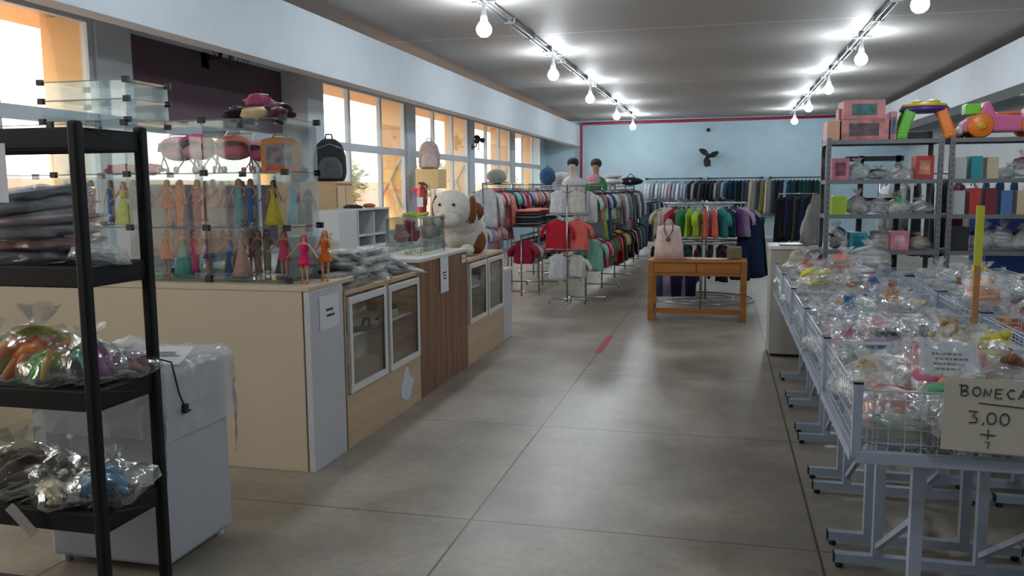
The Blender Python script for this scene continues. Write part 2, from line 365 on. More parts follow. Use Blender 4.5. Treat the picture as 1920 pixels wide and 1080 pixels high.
wall_fan('dark ceiling-height fan in front of the plum wall panel', (-6.12, 9.2, 3.45), PI/2, 1.1, guard=True)
t = thing('security_camera', 'small dark dome camera high on the blue back wall', 'camera', (-.53, 28.1, 3.5))
MB().box(-.06, .06, -.1, 0, -.02, .06).build('mount', M_white, t); MB().ball((0, -.1, -.05), .06).build('dome', M_blk, t, True)
# floor tape
tag(MB().box(-1.23, -1.17, 8.3, 9.3, .001, .003).build('floor_tape', mat('red_tape', '#a83a40', .6)), 'worn strip of red tape on the floor joint', 'tape')

# ================================================================== COUNTERS
M_cream = mat('cream_laminate', '#c2b39c', .45, var=.03, vscale=3)
M_wlam = mat('white_laminate', '#bdbec3', .4)
M_oakl = wood('pale_oak_laminate', '#b59b7d', '#c8b092', 2.5, 'Y')
M_walnut = wood('walnut_laminate', '#5f3f2a', '#8f6646', 3, 'Z')
M_paper = mat('white_paper', '#d5d5da', .8)
M_ink = mat('dark_ink', '#23242c', .8)
t = thing('service_counter', 'long cream counter with white end panel under the glass doll cases', 'counter', (-5.4, 4.36, 0))
MB().box(0, 3.06, 0, .02, .0, 1.07).build('front_panel', M_cream, t, bevel=.003)
MB().box(3.07, 3.11, 0, .43, 0, 1.07).build('end_panel', M_wlam, t, bevel=.003)
MB().box(0, 3.07, .41, .43, 0, 1.07).build('back_panel', M_cream, t)
MB().box(0, 3.11, -.005, .6, 1.07, 1.1).build('worktop', M_cream, t, bevel=.004)
def textlines(x0, z0, w, h, n, rnd, thick=.0012):
    b = MB()
    for k in range(n):
        z = z0-h*(k+.5)/n; x = x0+rnd.uniform(.0, .2)*w
        while x < x0+w*rnd.uniform(.75, 1):
            l = rnd.uniform(.04, .13)*w; b.box(x, x+l, -thick, 0, z-h/n*.22, z+h/n*.2); x += l+.03*w
    return b
def sign(name, label, loc, rz, w, h, n=3, area=(.2, .3, .6, .3), rx=0, seed=1):
    t = thing(name, label, 'sign', loc, rz); t.rotation_euler = (rx, 0, rz)
    MB().box(-w/2, w/2, 0, .001, -h/2, h/2).build('sheet', M_paper, t)
    o = textlines(-w/2+area[0]*w, h/2-area[1]*h, area[2]*w, area[3]*h, n, random.Random(seed)).build('printed_text', M_ink, t); return t
sign('paper_notice', 'white paper notice taped to the white end of the cream counter', (-2.287, 4.6, .925), PI/2, .26, .2, 2, (.3, .35, .5, .35))
def glazed_cabinet(label, y0, y1, h, zlo, sticker=False):
    L_ = y1-y0; t = thing('display_cabinet', label, 'cabinet', (-2.29, y0, 0)); D = .45
    b = MB().box(-D, 0, 0, .02, 0, h-.03); b.box(-D, 0, L_-.02, L_, 0, h-.03); b.box(-.02, 0, .02, L_-.02, 0, zlo-.02); b.box(-D, 0, .02, L_-.02, zlo-.02, zlo)
    b.box(-.05, 0, L_/2-.03, L_/2+.03, zlo, h-.03)
    b.build('body', M_oakl, t)
    MB().box(-D, -D+.01, .02, L_-.02, 0, h-.12).build('back_panel', mat('cream_liner', '#e0d6c2', .6), t)
    MB().box(-D, .005, 0, L_, h-.03, h).build('top', M_oakl, t, bevel=.003)
    MB().box(-D+.02, -.06, .02, L_-.02, (zlo+h)/2, (zlo+h)/2+.018).build('shelf', M_wlam, t)
    for k in range(2):
        a = .03+k*(L_-.03)/2; e = a+(L_-.06)/2-.03; z0, z1 = zlo+.01, h-.045
        f = MB(); w = .045
        f.box(0, .02, a, e, z0, z0+w); f.box(0, .02, a, e, z1-w, z1); f.box(0, .02, a, a+w, z0+w, z1-w); f.box(0, .02, e-w, e, z0+w, z1-w)
        d = f.build('door', mat('white_door_frame', '#d3d3d1', .4), t, bevel=.003)
        MB().box(.008, .012, a+w, e-w, z0+w, z1-w).build('door_glass', glass('door_glass', (.97, .975, .97), .03, fk=.18), d)
        MB().box(.0125, .014, e-w-.02, e-w, z0+w, z1-w).box(.0125, .014, a+w, e-w, z1-w-.015, z1-w).build('seal', mat('dark_seal', '#33302e', .6), d)
    return t
glazed_cabinet('pale wood display cabinet with two glass doors beside the cream counter', 4.81, 6.15, 1.02, .35)
glazed_cabinet('pale wood display cabinet with two glass doors beyond the dark wood unit', 7.42, 8.72, 1.0, .38)
t = thing('wood_cabinet', 'dark wood-grain panelled unit with white top between the glass-door cabinets', 'cabinet', (-2.29, 6.16, 0))
MB().box(-.45, 0, 0, 1.25, 0, 1.08).build('body', M_walnut, t, bevel=.003)
MB().box(-.46, .01, -.005, 1.25, 1.08, 1.11).build('top', mat('white_top', '#d8d6d4', .3), t, bevel=.003)
g = MB()
for yy in (.62,): g.box(0, .0015, yy, yy+.004, .02, 1.06)
g.build('grooves', mat('groove_dark', '#3c281b', .7), t)
sign('paper_notice', 'white paper notice taped to the dark wood-grain unit', (-2.283, 6.75, .93), PI/2, .21, .3, 3, (.25, .4, .5, .25), seed=4)
sign('paper_label', 'small white label at the top corner of the dark wood-grain unit', (-2.283, 7.3, 1.02), PI/2, .12, .07, 2, seed=9)
t = thing('white_cabinet', 'narrow white end cabinet at the far end of the counter row', 'cabinet', (-2.29, 8.74, 0))
MB().box(-.45, 0, 0, .36, 0, .75).build('body', M_wlam, t, bevel=.004); MB().box(-.46, .01, 0, .37, .75, .78).build('top', mat('white_top', '#d8d6d4', .3), t)
# sticker figure on lower panel (plain pale cut-out)
stk = MB().prism([(5.84+(.13 if math.sin(a) < .25 else .07)*math.cos(a)*(1+.15*math.cos(5*a)), .2+.13*math.sin(a)) for a in [k*PI/10 for k in range(20)]], -2.289, -2.287, 'x')
tag(stk.build('sticker', mat('pale_sticker', '#c8cddb', .5)), 'pale blue-white sticker on the lower panel of the near display cabinet', 'sticker')
# things in the glass-door cabinets
def small_item(name, label, cat, parts, loc, rz=0):
    t = thing(name, label, cat, loc, rz)
    for nm, mb, m in parts: mb.build(nm, m, t, True)
    return t
zc = .704
sandal = lambda: [('sole', MB().prism([(-.03, 0), (-.035, .1), (-.02, .2), (.02, .2), (.035, .1), (.03, 0)], 0, .02, 'z'), M_blk), ('strap', MB().tube([(-.035, .12, .01), (-.02, .13, .06), (.02, .13, .06), (.035, .12, .01)], .008), M_blk)]
small_item('sandal', 'black sandal behind the first glass door', 'shoe', sandal(), (-2.42, 5.12, zc), -.5).scale = (1.25,)*3
s2 = small_item('sandal', 'black sandal leaning upright behind the first glass door', 'shoe', sandal(), (-2.42, 5.02, zc+.01), .3); s2.scale = (1.3,)*3; s2.rotation_euler = (1.15, 0, .5)
small_item('shoe', 'dark low shoe on the floor of the near display cabinet', 'shoe', [('upper', MB().ball((0, 0, .035), .06, sc=(.6, 1.6, .55)), mat('grey_suede', '#5a5856', .9)), ('sole', MB().ball((0, 0, .008), .06, sc=(.65, 1.7, .13)), M_blk)], (-2.42, 5.02, .35), .5)
small_item('trinket', 'small dark figurine on the shelf behind the second glass door', 'ornament', [('base', MB().box(-.03, .03, -.03, .03, 0, .015), M_blk), ('figure', MB().lathe([(.025, .015), (.012, .05), (.018, .08), (.01, .1)]), mat('pewter', '#55504c', .4, metal=.6))], (-2.42, 5.68, zc))
small_item('mini_camera', 'small black and cream box-shaped ornament behind the second glass door', 'ornament', [('body', MB().box(-.03, .03, -.05, .05, 0, .06), mat('cream_plastic', '#b9ad97', .5)), ('top', MB().box(-.03, .03, -.05, .05, .06, .09), M_blk)], (-2.4, 5.85, zc))
small_item('bottle', 'small olive perfume bottle on the floor of the near cabinet', 'bottle', [('flask', MB().lathe([(.02, 0), (.025, .03), (.02, .05), (.008, .06)]), mat('olive_glass', '#5a5a35', .2)), ('cap', MB().lathe([(.01, .06), (.01, .08)]), M_blk)], (-2.38, 5.6, .35))
small_item('bracelet', 'thin bangle behind a glass door of the far display cabinet', 'jewellery', [('ring', MB().tube([(.04*math.cos(k*PI/8), .04*math.sin(k*PI/8), .01) for k in range(17)], .005), mat('pewter', '#55504c', .4, metal=.6)), ('stand', MB().box(-.03, .03, -.03, .03, 0, .006), M_blk)], (-2.42, 7.75, .69+.01))
small_item('toy_animal', 'tiny dark toy animal behind a glass door of the far display cabinet', 'toy', [('body', MB().ball((0, 0, .035), .03, sc=(.7, 1.5, .8)), M_blk), ('head', MB().ball((0, .05, .055), .018), M_blk)], (-2.42, 8.3, .70))

# ================================================================== GLASS CASES
M_gl = glass('case_glass', (.95, .97, .965), .07)
M_con = mat('black_connector', '#101316', .5)
def glass_case(label, x0, y0, z0, nx, nz, w, d, h, zs=None):
    t = thing('glass_display_case', label, 'display case', (x0, y0, z0))
    zs = zs or [h*k for k in range(nz+1)]; xs = [w*k for k in range(nx+1)]
    for z in zs:
        MB().box(0, xs[-1], 0, d, z-.002, z+.002).build('shelf_pane', M_gl, t)
    for a, b_ in zip(zs, zs[1:]):
        for i in range(nx):
            MB().box(xs[i]+.006, xs[i+1]-.006, -.002, .002, a+.006, b_-.006).build('front_pane', M_gl, t)
            MB().box(xs[i]+.006, xs[i+1]-.006, d-.002, d+.002, a+.006, b_-.006).build('back_pane', M_gl, t)
        for x in xs: MB().box(x-.002, x+.002, 0.006, d-.006, a+.006, b_-.006).build('side_pane', M_gl, t)
    e = MB()
    for z in zs:
        e.box(0, xs[-1], -.003, -.002, z-.0025, z+.0025); e.box(xs[-1]+.002, xs[-1]+.003, 0, d, z-.0025, z+.0025)
    e.build('polished_edge', mat('glass_edge', '#5d6b68', .2), t)
    for z in zs:
        for x in xs:
            for y in (0, d):
                inst('connector', CON, t, (x, y, z))
    return t
CON = MB().box(-.02, .02, -.012, .012, -.018, .018).mesh('connector', M_con)
ZS = [0.012, .32, .645, .955]
CASE = glass_case('large clear glass case of dolls on the cream counter', -4.6, 4.46, 1.11, 4, 3, .532, .42, .31, ZS)
glass_case('empty two-tier clear glass case at the top left above the doll case', -4.14, 4.48, 2.085, 1, 2, .62, .4, .12, [0.0, .125, .24])
# ---- dolls
SKIN = mat('doll_skin', '#c99474', .45)
def skin_mesh(name, nodes, edges, m, sub=1):
    me = bpy.data.meshes.new(name+'_s'); me.from_pydata([n[0] for n in nodes], edges, [])
    o = bpy.data.objects.new('tmp', me); SC.collection.objects.link(o)
    sm = o.modifiers.new('s', 'SKIN'); sm.use_smooth_shade = True
    for i, n in enumerate(nodes):
        r = n[1]; r = r if isinstance(r, tuple) else (r, r)
        me.skin_vertices[0].data[i].radius = r; me.skin_vertices[0].data[i].use_root = (i == 0)
    ss = o.modifiers.new('u', 'SUBSURF'); ss.levels = sub; ss.render_levels = sub
    dg = bpy.context.evaluated_depsgraph_get(); dg.update()
    r = bpy.data.meshes.new_from_object(o.evaluated_get(dg)); r.name = name
    bpy.data.objects.remove(o); r.materials.clear(); r.materials.append(m); r.shade_smooth(); return r
def body_nodes(arm=.3, bend=0.0, hands=True, step=.0):
    # 1 unit tall, faces -Y
    n = [((0, 0, .52), (.075, .05)), ((0, 0, .62), (.055, .045)), ((0, -.005, .74), (.085, .055)), ((0, 0, .82), (.05, .035)), ((0, 0, .865), .025), ((0, -.006, .925), (.05, .058)), ((0, -.004, .965), (.04, .048))]
    e = [(0, 1), (1, 2), (2, 3), (3, 4), (4, 5), (5, 6)]
    for s in (-1, 1):
        k = len(n)
        n += [((s*.105, 0, .79), .03), ((s*(.13+arm*.12), -.01, .65), .024), ((s*(.13+arm*.25), -.03-bend*.1, .52+bend*.08), .018), ((s*(.13+arm*.28), -.04-bend*.12, .47+bend*.1), (.012, .02))]
        e += [(3, k), (k, k+1), (k+1, k+2), (k+2, k+3)]
        k = len(n)
        n += [((s*.05, 0, .44), .05), ((s*.055, -.005-step*s, .26), .032), ((s*.055, .005, .05), .018), ((s*.057, -.045, .015), (.018, .014))]
        e += [(0, k), (k, k+1), (k+1, k+2), (k+2, k+3)]
    return n, e
DOLL = [skin_mesh('doll_body', *body_nodes(a, b, step=s), SKIN) for a, b, s in ((.3, 0, 0), (.7, .5, .01), (.15, 1.2, -.01))]
def hairmesh(L_, w=1, seed=0):
    m = MB(); prof = [(.002, .995), (.035, .99), (.06, .96), (.068, .92), (.07, .88), (.075*w, .83), (.08*w, .83-L_*.5), (.06*w, .83-L_)]
    m.lathe(prof, (0, .018, 0), 14, 1, .8, fn=lambda t, z: .08*math.sin(7*t+seed)); return m.mesh('hair', None, True)
def hair_fix(m):   # open the face: push the front of the hair back
    for v in m.vertices:
        if v.co.y < -.02 and v.co.z < .955: v.co.y = .0+abs(v.co.x)*.1
    m.materials.append(None); return m
HAIR = [hair_fix(hairmesh(.12, 1, 0)), hair_fix(hairmesh(.22, 1.2, 1)), hair_fix(hairmesh(.05, .9, 2))]
def dressmesh(kind):
    if kind == 'gown': prof = [(.085, .80), (.08, .72), (.058, .63), (.09, .55), (.15, .35), (.21, .12), (.235, .02)]
    elif kind == 'slim': prof = [(.085, .80), (.085, .72), (.062, .63), (.088, .52), (.08, .35), (.075, .18), (.09, .08)]
    else: prof = [(.085, .80), (.085, .72), (.062, .63), (.1, .53), (.14, .42), (.15, .38)]
    m = MB(); m.lathe(prof, (0, 0, 0), 20, 1, .82, fn=lambda t, z: .06*math.sin(9*t)*(1-z/.8)); me = m.mesh('dress', None, True); me.materials.append(None); return me
DRESS = {k: dressmesh(k) for k in ('gown', 'slim', 'short')}
SHOE = MB().ball((-.057, -.03, .018), .03, 8, 6, (.8, 1.7, .6)).ball((.057, -.03, .018), .03, 8, 6, (.8, 1.7, .6)).mesh('shoes', None, True); SHOE.materials.append(None)
FACE = MB().ball((-.02, -.062, .935), .008, 6, 4, (1, .5, .7)).ball((.02, -.062, .935), .008, 6, 4, (1, .5, .7)).mesh('eyes', mat('eye_dark', '#2a2430', .3))
LIPS = MB().ball((0, -.064, .9), .01, 6, 4, (1, .5, .45)).mesh('mouth', mat('lip_red', '#a83248', .4))
def doll(label, x, y, z, h, rz, kind, dcol, hcol, pose=0, hs=0):
    t = thing('fashion_doll', label, 'doll', (x, y, z), rz, 'dolls in the glass case'); t.scale = (h, h, h)
    inst('body', DOLL[pose], t); inst('hair', HAIR[hs], t, m=mat('hair_'+hcol, hcol, .6, var=.3, vscale=30))
    if kind: inst('dress', DRESS[kind], t, m=fabric(dcol))
    inst('shoes', SHOE, t, m=plastic(dcol or '#c06080')); inst('eyes', FACE, t); inst('mouth', LIPS, t)
    return t
z_low = 1.11+.015; z_mid = 1.11+.324; z_top = 1.11+.649
# middle tier dolls (x position, dress, hair)
mid = [(-3.93, 'slim', '#a0507a', '#6b4a30', 'plum-dress brunette doll behind the black shelf post, left end of the middle tier', 0, 1),
       (-3.80, 'slim', '#2f62a8', '#a8713c', 'doll in a blue gown at the left of the middle tier, beside the lime dress', 0, 0),
       (-3.70, 'gown', '#b9cf4a', '#3d2a1e', 'dark-haired doll in a lime ball gown seen between the black shelf posts', 1, 1),
       (-3.60, 'short', '#7e8c4a', '#7a5a3c', 'doll in an olive dress seen between the black shelf posts', 2, 0),
       (-3.36, 'short', '#d2775e', '#b98c5a', 'peach-dress doll first right of the black shelf on the middle tier', 1, 0),
       (-3.27, 'slim', '#dd7b3e', '#d0a05a', 'orange-dress blonde doll on the middle tier near the black shelf', 0, 1),
       (-3.16, 'slim', '#9d4763', '#5b3524', 'wine-dress doll on the middle tier left of the orange skirt', 0, 0),
       (-3.04, 'short', '#e0672f', '#c49a62', 'doll in a short bright orange skirt on the middle tier', 1, 0),
       (-2.88, 'slim', '#1d9aa6', '#a5482b', 'red-haired doll in a tight teal dress on the middle tier', 0, 1),
       (-2.80, 'slim', '#3b62a4', '#c9a25b', 'blonde doll in a blue gown with pale sash on the middle tier', 2, 0),
       (-2.66, 'gown', '#d3bb2c', '#4a2c1c', 'brown-haired doll in a wide yellow ball gown on the middle tier', 0, 1),
       (-2.52, 'slim', '#4fa9c4', '#a15f38', 'doll in a pale turquoise gown at the right of the middle tier', 0, 0)]
for x, k, c, hc, lab, po, hs in mid: doll(lab, x, 4.62+random.uniform(-.03, .03), z_mid, .29 if k != 'gown' else .28, random.uniform(-.4, .4), k, c, hc, po, hs)
low = [(-3.38, 'short', '#d86f35', '#c79a55', 'orange-dress doll at the left of the lowest tier', 0, 0),
       (-3.27, 'gown', '#5aa496', '#bfa06a', 'doll in a long sea-green gown on the lowest tier', 0, 0),
       (-3.18, 'slim', '#cf3f74', '#cf3f74', 'doll with hot pink hair and cape on the lowest tier', 2, 1),
       (-3.10, 'short', '#6d3a86', '#9d744c', 'doll in a short purple dress on the lowest tier', 0, 0),
       (-2.95, 'slim', '#2d5698', '#b5894e', 'doll in a blue dress behind the front panes of the lowest tier', 1, 1),
       (-2.85, 'gown', '#cf9a8e', '#b98a5c', 'doll in a blush tulle gown on the lowest tier', 0, 1),
       (-2.76, 'slim', '#86644f', '#5d3d29', 'doll in a brown gown on the lowest tier', 2, 0),
       (-2.575, 'short', '#d23f62', '#c8365c', 'doll in a pink top with pink hair right of centre on the lowest tier', 1, 1)]
for x, k, c, hc, lab, po, hs in low: doll(lab, x, 4.6+random.uniform(-.02, .04), z_low, .285, random.uniform(-.3, .3), k, c, hc, po, hs)
for i, (x, z, c, hc) in enumerate([(-3.42, z_mid, '#b98a7a', '#a8794c'), (-3.22, z_mid, '#8a5a48', '#5a3826'), (-3.10, z_mid, '#c05a70', '#c79a60'), (-2.96, z_mid, '#a56a8a', '#6a4530'), (-2.74, z_mid, '#5a9a8c', '#b98d5a'), (-2.58, z_mid, '#6a5a4a', '#33241c'),
        (-3.33, z_low, '#b07a8c', '#8a5c3a'), (-3.22, z_low, '#c9a84a', '#c9a25b'), (-3.04, z_low, '#4f8a9a', '#6b4a30'), (-2.90, z_low, '#8a4a5a', '#a8713c'), (-2.80, z_low, '#b9a890', '#3d2a1e'), (-2.68, z_low, '#6a6a70', '#77624e')]):
    doll('doll in a muted dress, %s of six in the rear rank of the %s tier' % (ordn(i % 6), 'middle' if i < 6 else 'lowest'), x, 4.79, z, .28, random.uniform(-.4, .4), ('short', 'slim', 'gown')[i % 3], c, hc, i % 3, i % 3)
# dolls standing outside the case at the counter corner
doll('doll in a hot pink cape beside the right end of the glass case', -2.40, 4.52, 1.101, .29, .1, 'short', '#d42c66', '#cf3a6a', 1, 1)
doll('orange-haired doll in an orange top beside the right end of the glass case', -2.335, 4.66, 1.101, .31, -.1, 'short', '#d9702e', '#d08a3c', 2, 1)
doll('doll in a dark red dress behind the right end of the glass case', -2.60, 4.98, 1.356, .3, .3, 'slim', '#a22540', '#4a2a24', 0, 1)
tag(MB().box(-.1, .1, -.07, .07, 0, .25).build('grey_box', mat('grey_card', '#a3b0bc', .7), loc=(-2.62, 4.98, 1.105)), 'grey-blue box behind the pink-caped doll', 'box')
# upper tier of the case
t = thing('toy_case', 'orange plastic carry case with framed picture on the top glass tier', 'toy', (-2.60, 4.63, z_top), .05, None)
M_or = plastic('#e08a1e')
def rrect(w, h, r, n=5, cx=0, cz=0):
    return [(cx+sx*(w/2-r)+r*math.cos(a0+k*PI/2/n), cz+sz*(h/2-r)+r*math.sin(a0+k*PI/2/n)) for sx, sz, a0 in ((1, 1, 0), (-1, 1, PI/2), (-1, -1, PI), (1, -1, 3*PI/2)) for k in range(n+1)]
MB().prism(rrect(.24, .2, .03, cz=.1), 0, .07).build('shell', M_or, t, bevel=.004)
MB().prism(rrect(.17, .13, .015, cz=.105), -.004, .0).build('picture_panel', mat('toy_picture', '#a08a92', .3, var=.9, vscale=20), t)
MB().prism(rrect(.2, .025, .008, cz=.028), -.006, 0).build('lower_trim', plastic('#e4552b'), t)
MB().tube([(-.05, .03, .2), (-.04, .03, .225), (.04, .03, .225), (.05, .03, .2)], .008).build('handle', plastic('#b9b98c'), t, True)
def soft(name, label, cat, loc, r, sc, col, seed=0, jit=.5, extra=None, rz=0, group=None):
    t = thing(name, label, cat, loc, rz, group)
    MB().ball((0, 0, r*sc[2]*.9), r, 18, 12, sc, jit, seed).build('body', fabric(col), t, True)
    for nm, mb, m in (extra or []): mb.build(nm, m, t, True)
    return t
# pink doll prams and toys in the top tier
def toy_pram(label, x, y, z, c1, c2, rz=0, s=1):
    t = thing('toy_pram', label, 'toy pram', (x, y, z), rz); t.scale = (s, s, s)
    hood = MB(); n = 9; vs = []; fs = []
    for i in range(n):
        a = PI*.05+i/(n-1)*PI*.75
        for k in range(9):
            b_ = PI*k/8; vs.append((-.0+.13*math.cos(b_)*1, .11*math.cos(a)*1-.02, .16+.12*math.sin(a)*math.sin(b_)**.5))
    for i in range(n-1):
        for k in range(8): fs.append((i*9+k, i*9+k+1, i*9+k+10, i*9+k+9))
    h = hood.add(vs, fs).build('hood', fabric(c1), t, True); sm = h.modifiers.new('th', 'SOLIDIFY'); sm.thickness = .004
    MB().ball((0, 0, .15), .13, 14, 8, (1, .8, .45)).build('seat_basket', fabric(c2), t, True)
    fr = mat('pram_tube', '#c9b7a2', .4)
    MB().tube([(-.12, -.1, .02), (-.12, .16, .3), (.12, .16, .3), (.12, -.1, .02)], .006).tube([(-.12, .1, .02), (-.12, -.1, .22)], .006).tube([(.12, .1, .02), (.12, -.1, .22)], .006).build('frame', fr, t, True)
    for sx in (-1, 1):
        for sy in (-1, 1): MB().lathe([(.005, -.008), (.024, -.008), (.024, .008), (.005, .008)], n=14).build('wheel', plastic('#e7a9b8'), t, True, loc=(sx*.13, sy*.1, .024), rot=(0, PI/2, 0))
    return t
toy_pram('pink and white toy pram in the left of the top glass tier', -3.30, 4.66, z_top, '#d87a9a', '#c85c80', .3, .82)
toy_pram('magenta hooded toy pram in the centre of the top glass tier', -3.12, 4.6, z_top, '#c23b7b', '#df93a8', -.2, .85)
toy_pram('coral toy pram with crossed frame in the top glass tier', -2.92, 4.66, z_top, '#e07b66', '#cf3f55', .4, .82)
toy_pram('pale pink toy pram next to the orange case in the top glass tier', -2.76, 4.72, z_top, '#e2a3ad', '#c04a7a', -.3, .72)
soft('plush_toy', 'small crimson plush lying at the left of the top glass tier', 'plush toy', (-3.45, 4.56, z_top), .05, (2, .9, .6), '#c2385a', 3)
soft('plush_toy', 'red and pink plush behind the black shelf in the top glass tier', 'plush toy', (-3.72, 4.66, z_top), .06, (2.2, .9, .55), '#b03858', 4)
soft('plush_toy', 'maroon plush in the left end of the middle glass tier', 'plush toy', (-4.0, 4.6, z_mid), .07, (1.3, .9, .9), '#a04560', 5)
soft('plush_toy', 'rose plush in the far left of the middle glass tier', 'plush toy', (-4.12, 4.66, z_mid), .06, (1.2, .9, .8), '#b9607c', 6)
# bags heaped on top of the case
zt = 1.11+.957
for i, (x, y, r, sc, c, lab, z) in enumerate([(-2.86, 4.62, .07, (1.3, 1, .6), '#241a24', 'black and white pouch, left of the heap atop the glass case', zt),
        (-2.76, 4.7, .08, (1.1, 1, .6), '#9a4a6a', 'dusky pink pouch crowning the heap atop the glass case', zt+.07),
        (-2.73, 4.62, .08, (1.3, 1, .5), '#cdb78f', 'cream striped pouch, middle of the heap atop the glass case', zt),
        (-2.62, 4.68, .075, (1.3, 1, .7), '#3a1c30', 'dark plum pouch, right of the heap atop the glass case', zt),
        (-2.58, 4.6, .05, (1.2, 1, .7), '#5a2a3c', 'small wine-red pouch, right edge of the heap atop the glass case', zt)]):
    soft('fabric_pouch', lab, 'pouch', (x, y, z), r, sc, c, i, .5, [('zip', MB().tube([(-r*.8, 0, r*sc[2]*1.85), (0, 0, r*sc[2]*2.0), (r*.8, 0, r*sc[2]*1.8)], .005), mat('zip_silver', '#b9b4ae', .3, metal=.7))], 0, 'pouches on top of the glass case')

# ================================================================== PLASTIC BAGS
FILM = film('clear_film', .2, scale=22); FILM2 = film('clear_film_hazy', .34, scale=28); FILMP = film('clear_film_fine', .13, scale=30)
def pillow(w, d, h, seed, n=16, m=10, ear=True):
    """crumpled bag: a flattened sack with a pinched, splayed mouth"""
    b = MB(); vs = []; fs = []
    prof = [(.02, 0), (.7, .02), (.98, .18), (1.0, .4), (.9, .62), (.66, .8), (.35, .92), (.14, .985)]
    if ear: prof += [(.1, 1.03), (.22, 1.15), (.34, 1.27)]
    for j, (r, z) in enumerate(prof):
        for k in range(n):
            t = 2*PI*k/n; dv = Vector((math.cos(t)*r, math.sin(t)*r, z*1.2))
            q = 1+.32*mnoise.noise(dv*1.9+Vector((seed*3.1, seed, 0)))+.14*mnoise.noise(dv*6+Vector((seed, 0, seed)))
            if j >= 8: q = 1+.55*math.sin(5*t+seed)
            sx = .8*abs(math.cos(t))**.6*(1 if math.cos(t) > 0 else -1); sy = .8*abs(math.sin(t))**.6*(1 if math.sin(t) > 0 else -1)
            lean = .18*w*max(0, z-.6)*math.sin(seed*2.3)
            vs.append((sx*r*q*w/2*1.2+lean, sy*r*q*d/2*1.2, z*h*(1+.12*mnoise.noise(dv*3+Vector((0, seed, 4))))))
    N_ = len(prof)
    for i in range(N_-1):
        for k in range(n): fs.append((i*n+k, i*n+(k+1) % n, (i+1)*n+(k+1) % n, (i+1)*n+k))
    fs.append(tuple(range(n))[::-1])
    return b.add(vs, fs)
BAGS = [pillow(.24, .2, .13, s).mesh('bag', FILM, True) for s in range(7)]
def toymesh(kind, seed):
    b = MB(); rnd = random.Random(seed)
    if kind == 0:   # small doll lying down
        b.ball((-.055, 0, .04), .026, 10, 7, (1, 1, 1)); b.ball((0, 0, .035), .03, 10, 7, (1.5, .9, .7), .2, seed)
        for s in (-1, 1): b.tube([(.03, s*.014, .035), (.075, s*.022, .03), (.1, s*.02, .045)], [.013, .01, .006], 6); b.tube([(-.02, s*.02, .04), (.01, s*.05, .05)], [.01, .007], 6)
    elif kind == 1:  # plush: body, head, ears
        b.ball((0, 0, .04), .045, 12, 8, (1.1, .9, .8), .15, seed); b.ball((0, -.03, .09), .03, 10, 7)
        b.ball((-.025, -.03, .115), .012, 8, 5); b.ball((.025, -.03, .115), .012, 8, 5)
        for s in (-1, 1): b.ball((s*.05, -.02, .05), .018, 8, 5, (1.3, .8, .8))
    elif kind == 2:  # toy car
        b.prism([(-.08, .02), (-.08, .045), (-.04, .05), (-.025, .075), (.03, .075), (.045, .05), (.08, .042), (.08, .02)], -.032, .032)
        for x in (-.045, .045):
            for y in (-.034, .034): b.tube([(x, y-.006, .02), (x, y+.006, .02)], .018, 10)
    elif kind == 3:  # folded cloth bundle
        for k in range(4): b.ball((rnd.uniform(-.03, .03), rnd.uniform(-.02, .02), .02+.018*k), .05, 12, 6, (1.3, 1, .28), .4, seed+k)
    else:           # rings and blocks
        for k in range(3): b.tube([(.03*math.cos(q*PI/5)-.04+.04*k, .03*math.sin(q*PI/5), .03+.015*k) for q in range(11)], .009, 6)
        b.box(-.02, .02, -.05, -.02, .02, .06); b.ball((.05, .03, .04), .022, 10, 7)
    me = b.mesh('toy', None, kind != 2); me.materials.append(None); return me
TOYS = [[toymesh(k, s) for s in range(2)] for k in range(5)]
TN = ['doll', 'plush', 'toy car', 'folded cloth', 'rings and blocks']
CN = {'red': '#b33a3a', 'pink': '#c9788c', 'white': '#b9bcbc', 'cream': '#b8ab92', 'yellow': '#c2b53a', 'green': '#4d9468', 'grey': '#83868a', 'blue': '#4b70a0', 'brown': '#7c5a44', 'lilac': '#8d7fa3', 'orange': '#c97a35', 'black': '#2c2c30', 'coral': '#c8705c', 'mint': '#8ab5a3', 'maroon': '#702a38', 'tan': '#a98c6a', 'teal': '#2d8a96', 'lime': '#9dbb3a', 'silver': '#a0a5aa'}
def toy_bag(label, x, y, z, rz, s, k1, c1, k2=None, c2=None, group=None, shape=None, flat=1, name='bagged_toy', filmm=None, parent=None):
    if isinstance(s, (int, float)): s = (s, s, s)
    o = inst(name, BAGS[random.randrange(7) if shape is None else shape], None, (x, y, z), (random.uniform(-.2, .2), random.uniform(-.2, .2), rz), filmm)
    o.scale = s; tag(o, label, 'bagged toy', group)
    inst('toy', TOYS[k1][random.randrange(2)], o, (-.01, 0, .005), (0, 0, random.uniform(0, 6)), plastic(CN[c1]) if k1 in (2, 4) else fabric(CN[c1]), 1.18)
    if k2 is not None: inst('toy', TOYS[k2][random.randrange(2)], o, (.02, .02, .04), (.3, .2, random.uniform(0, 6)), plastic(CN[c2]) if k2 in (2, 4) else fabric(CN[c2]), 1.0)
    return o

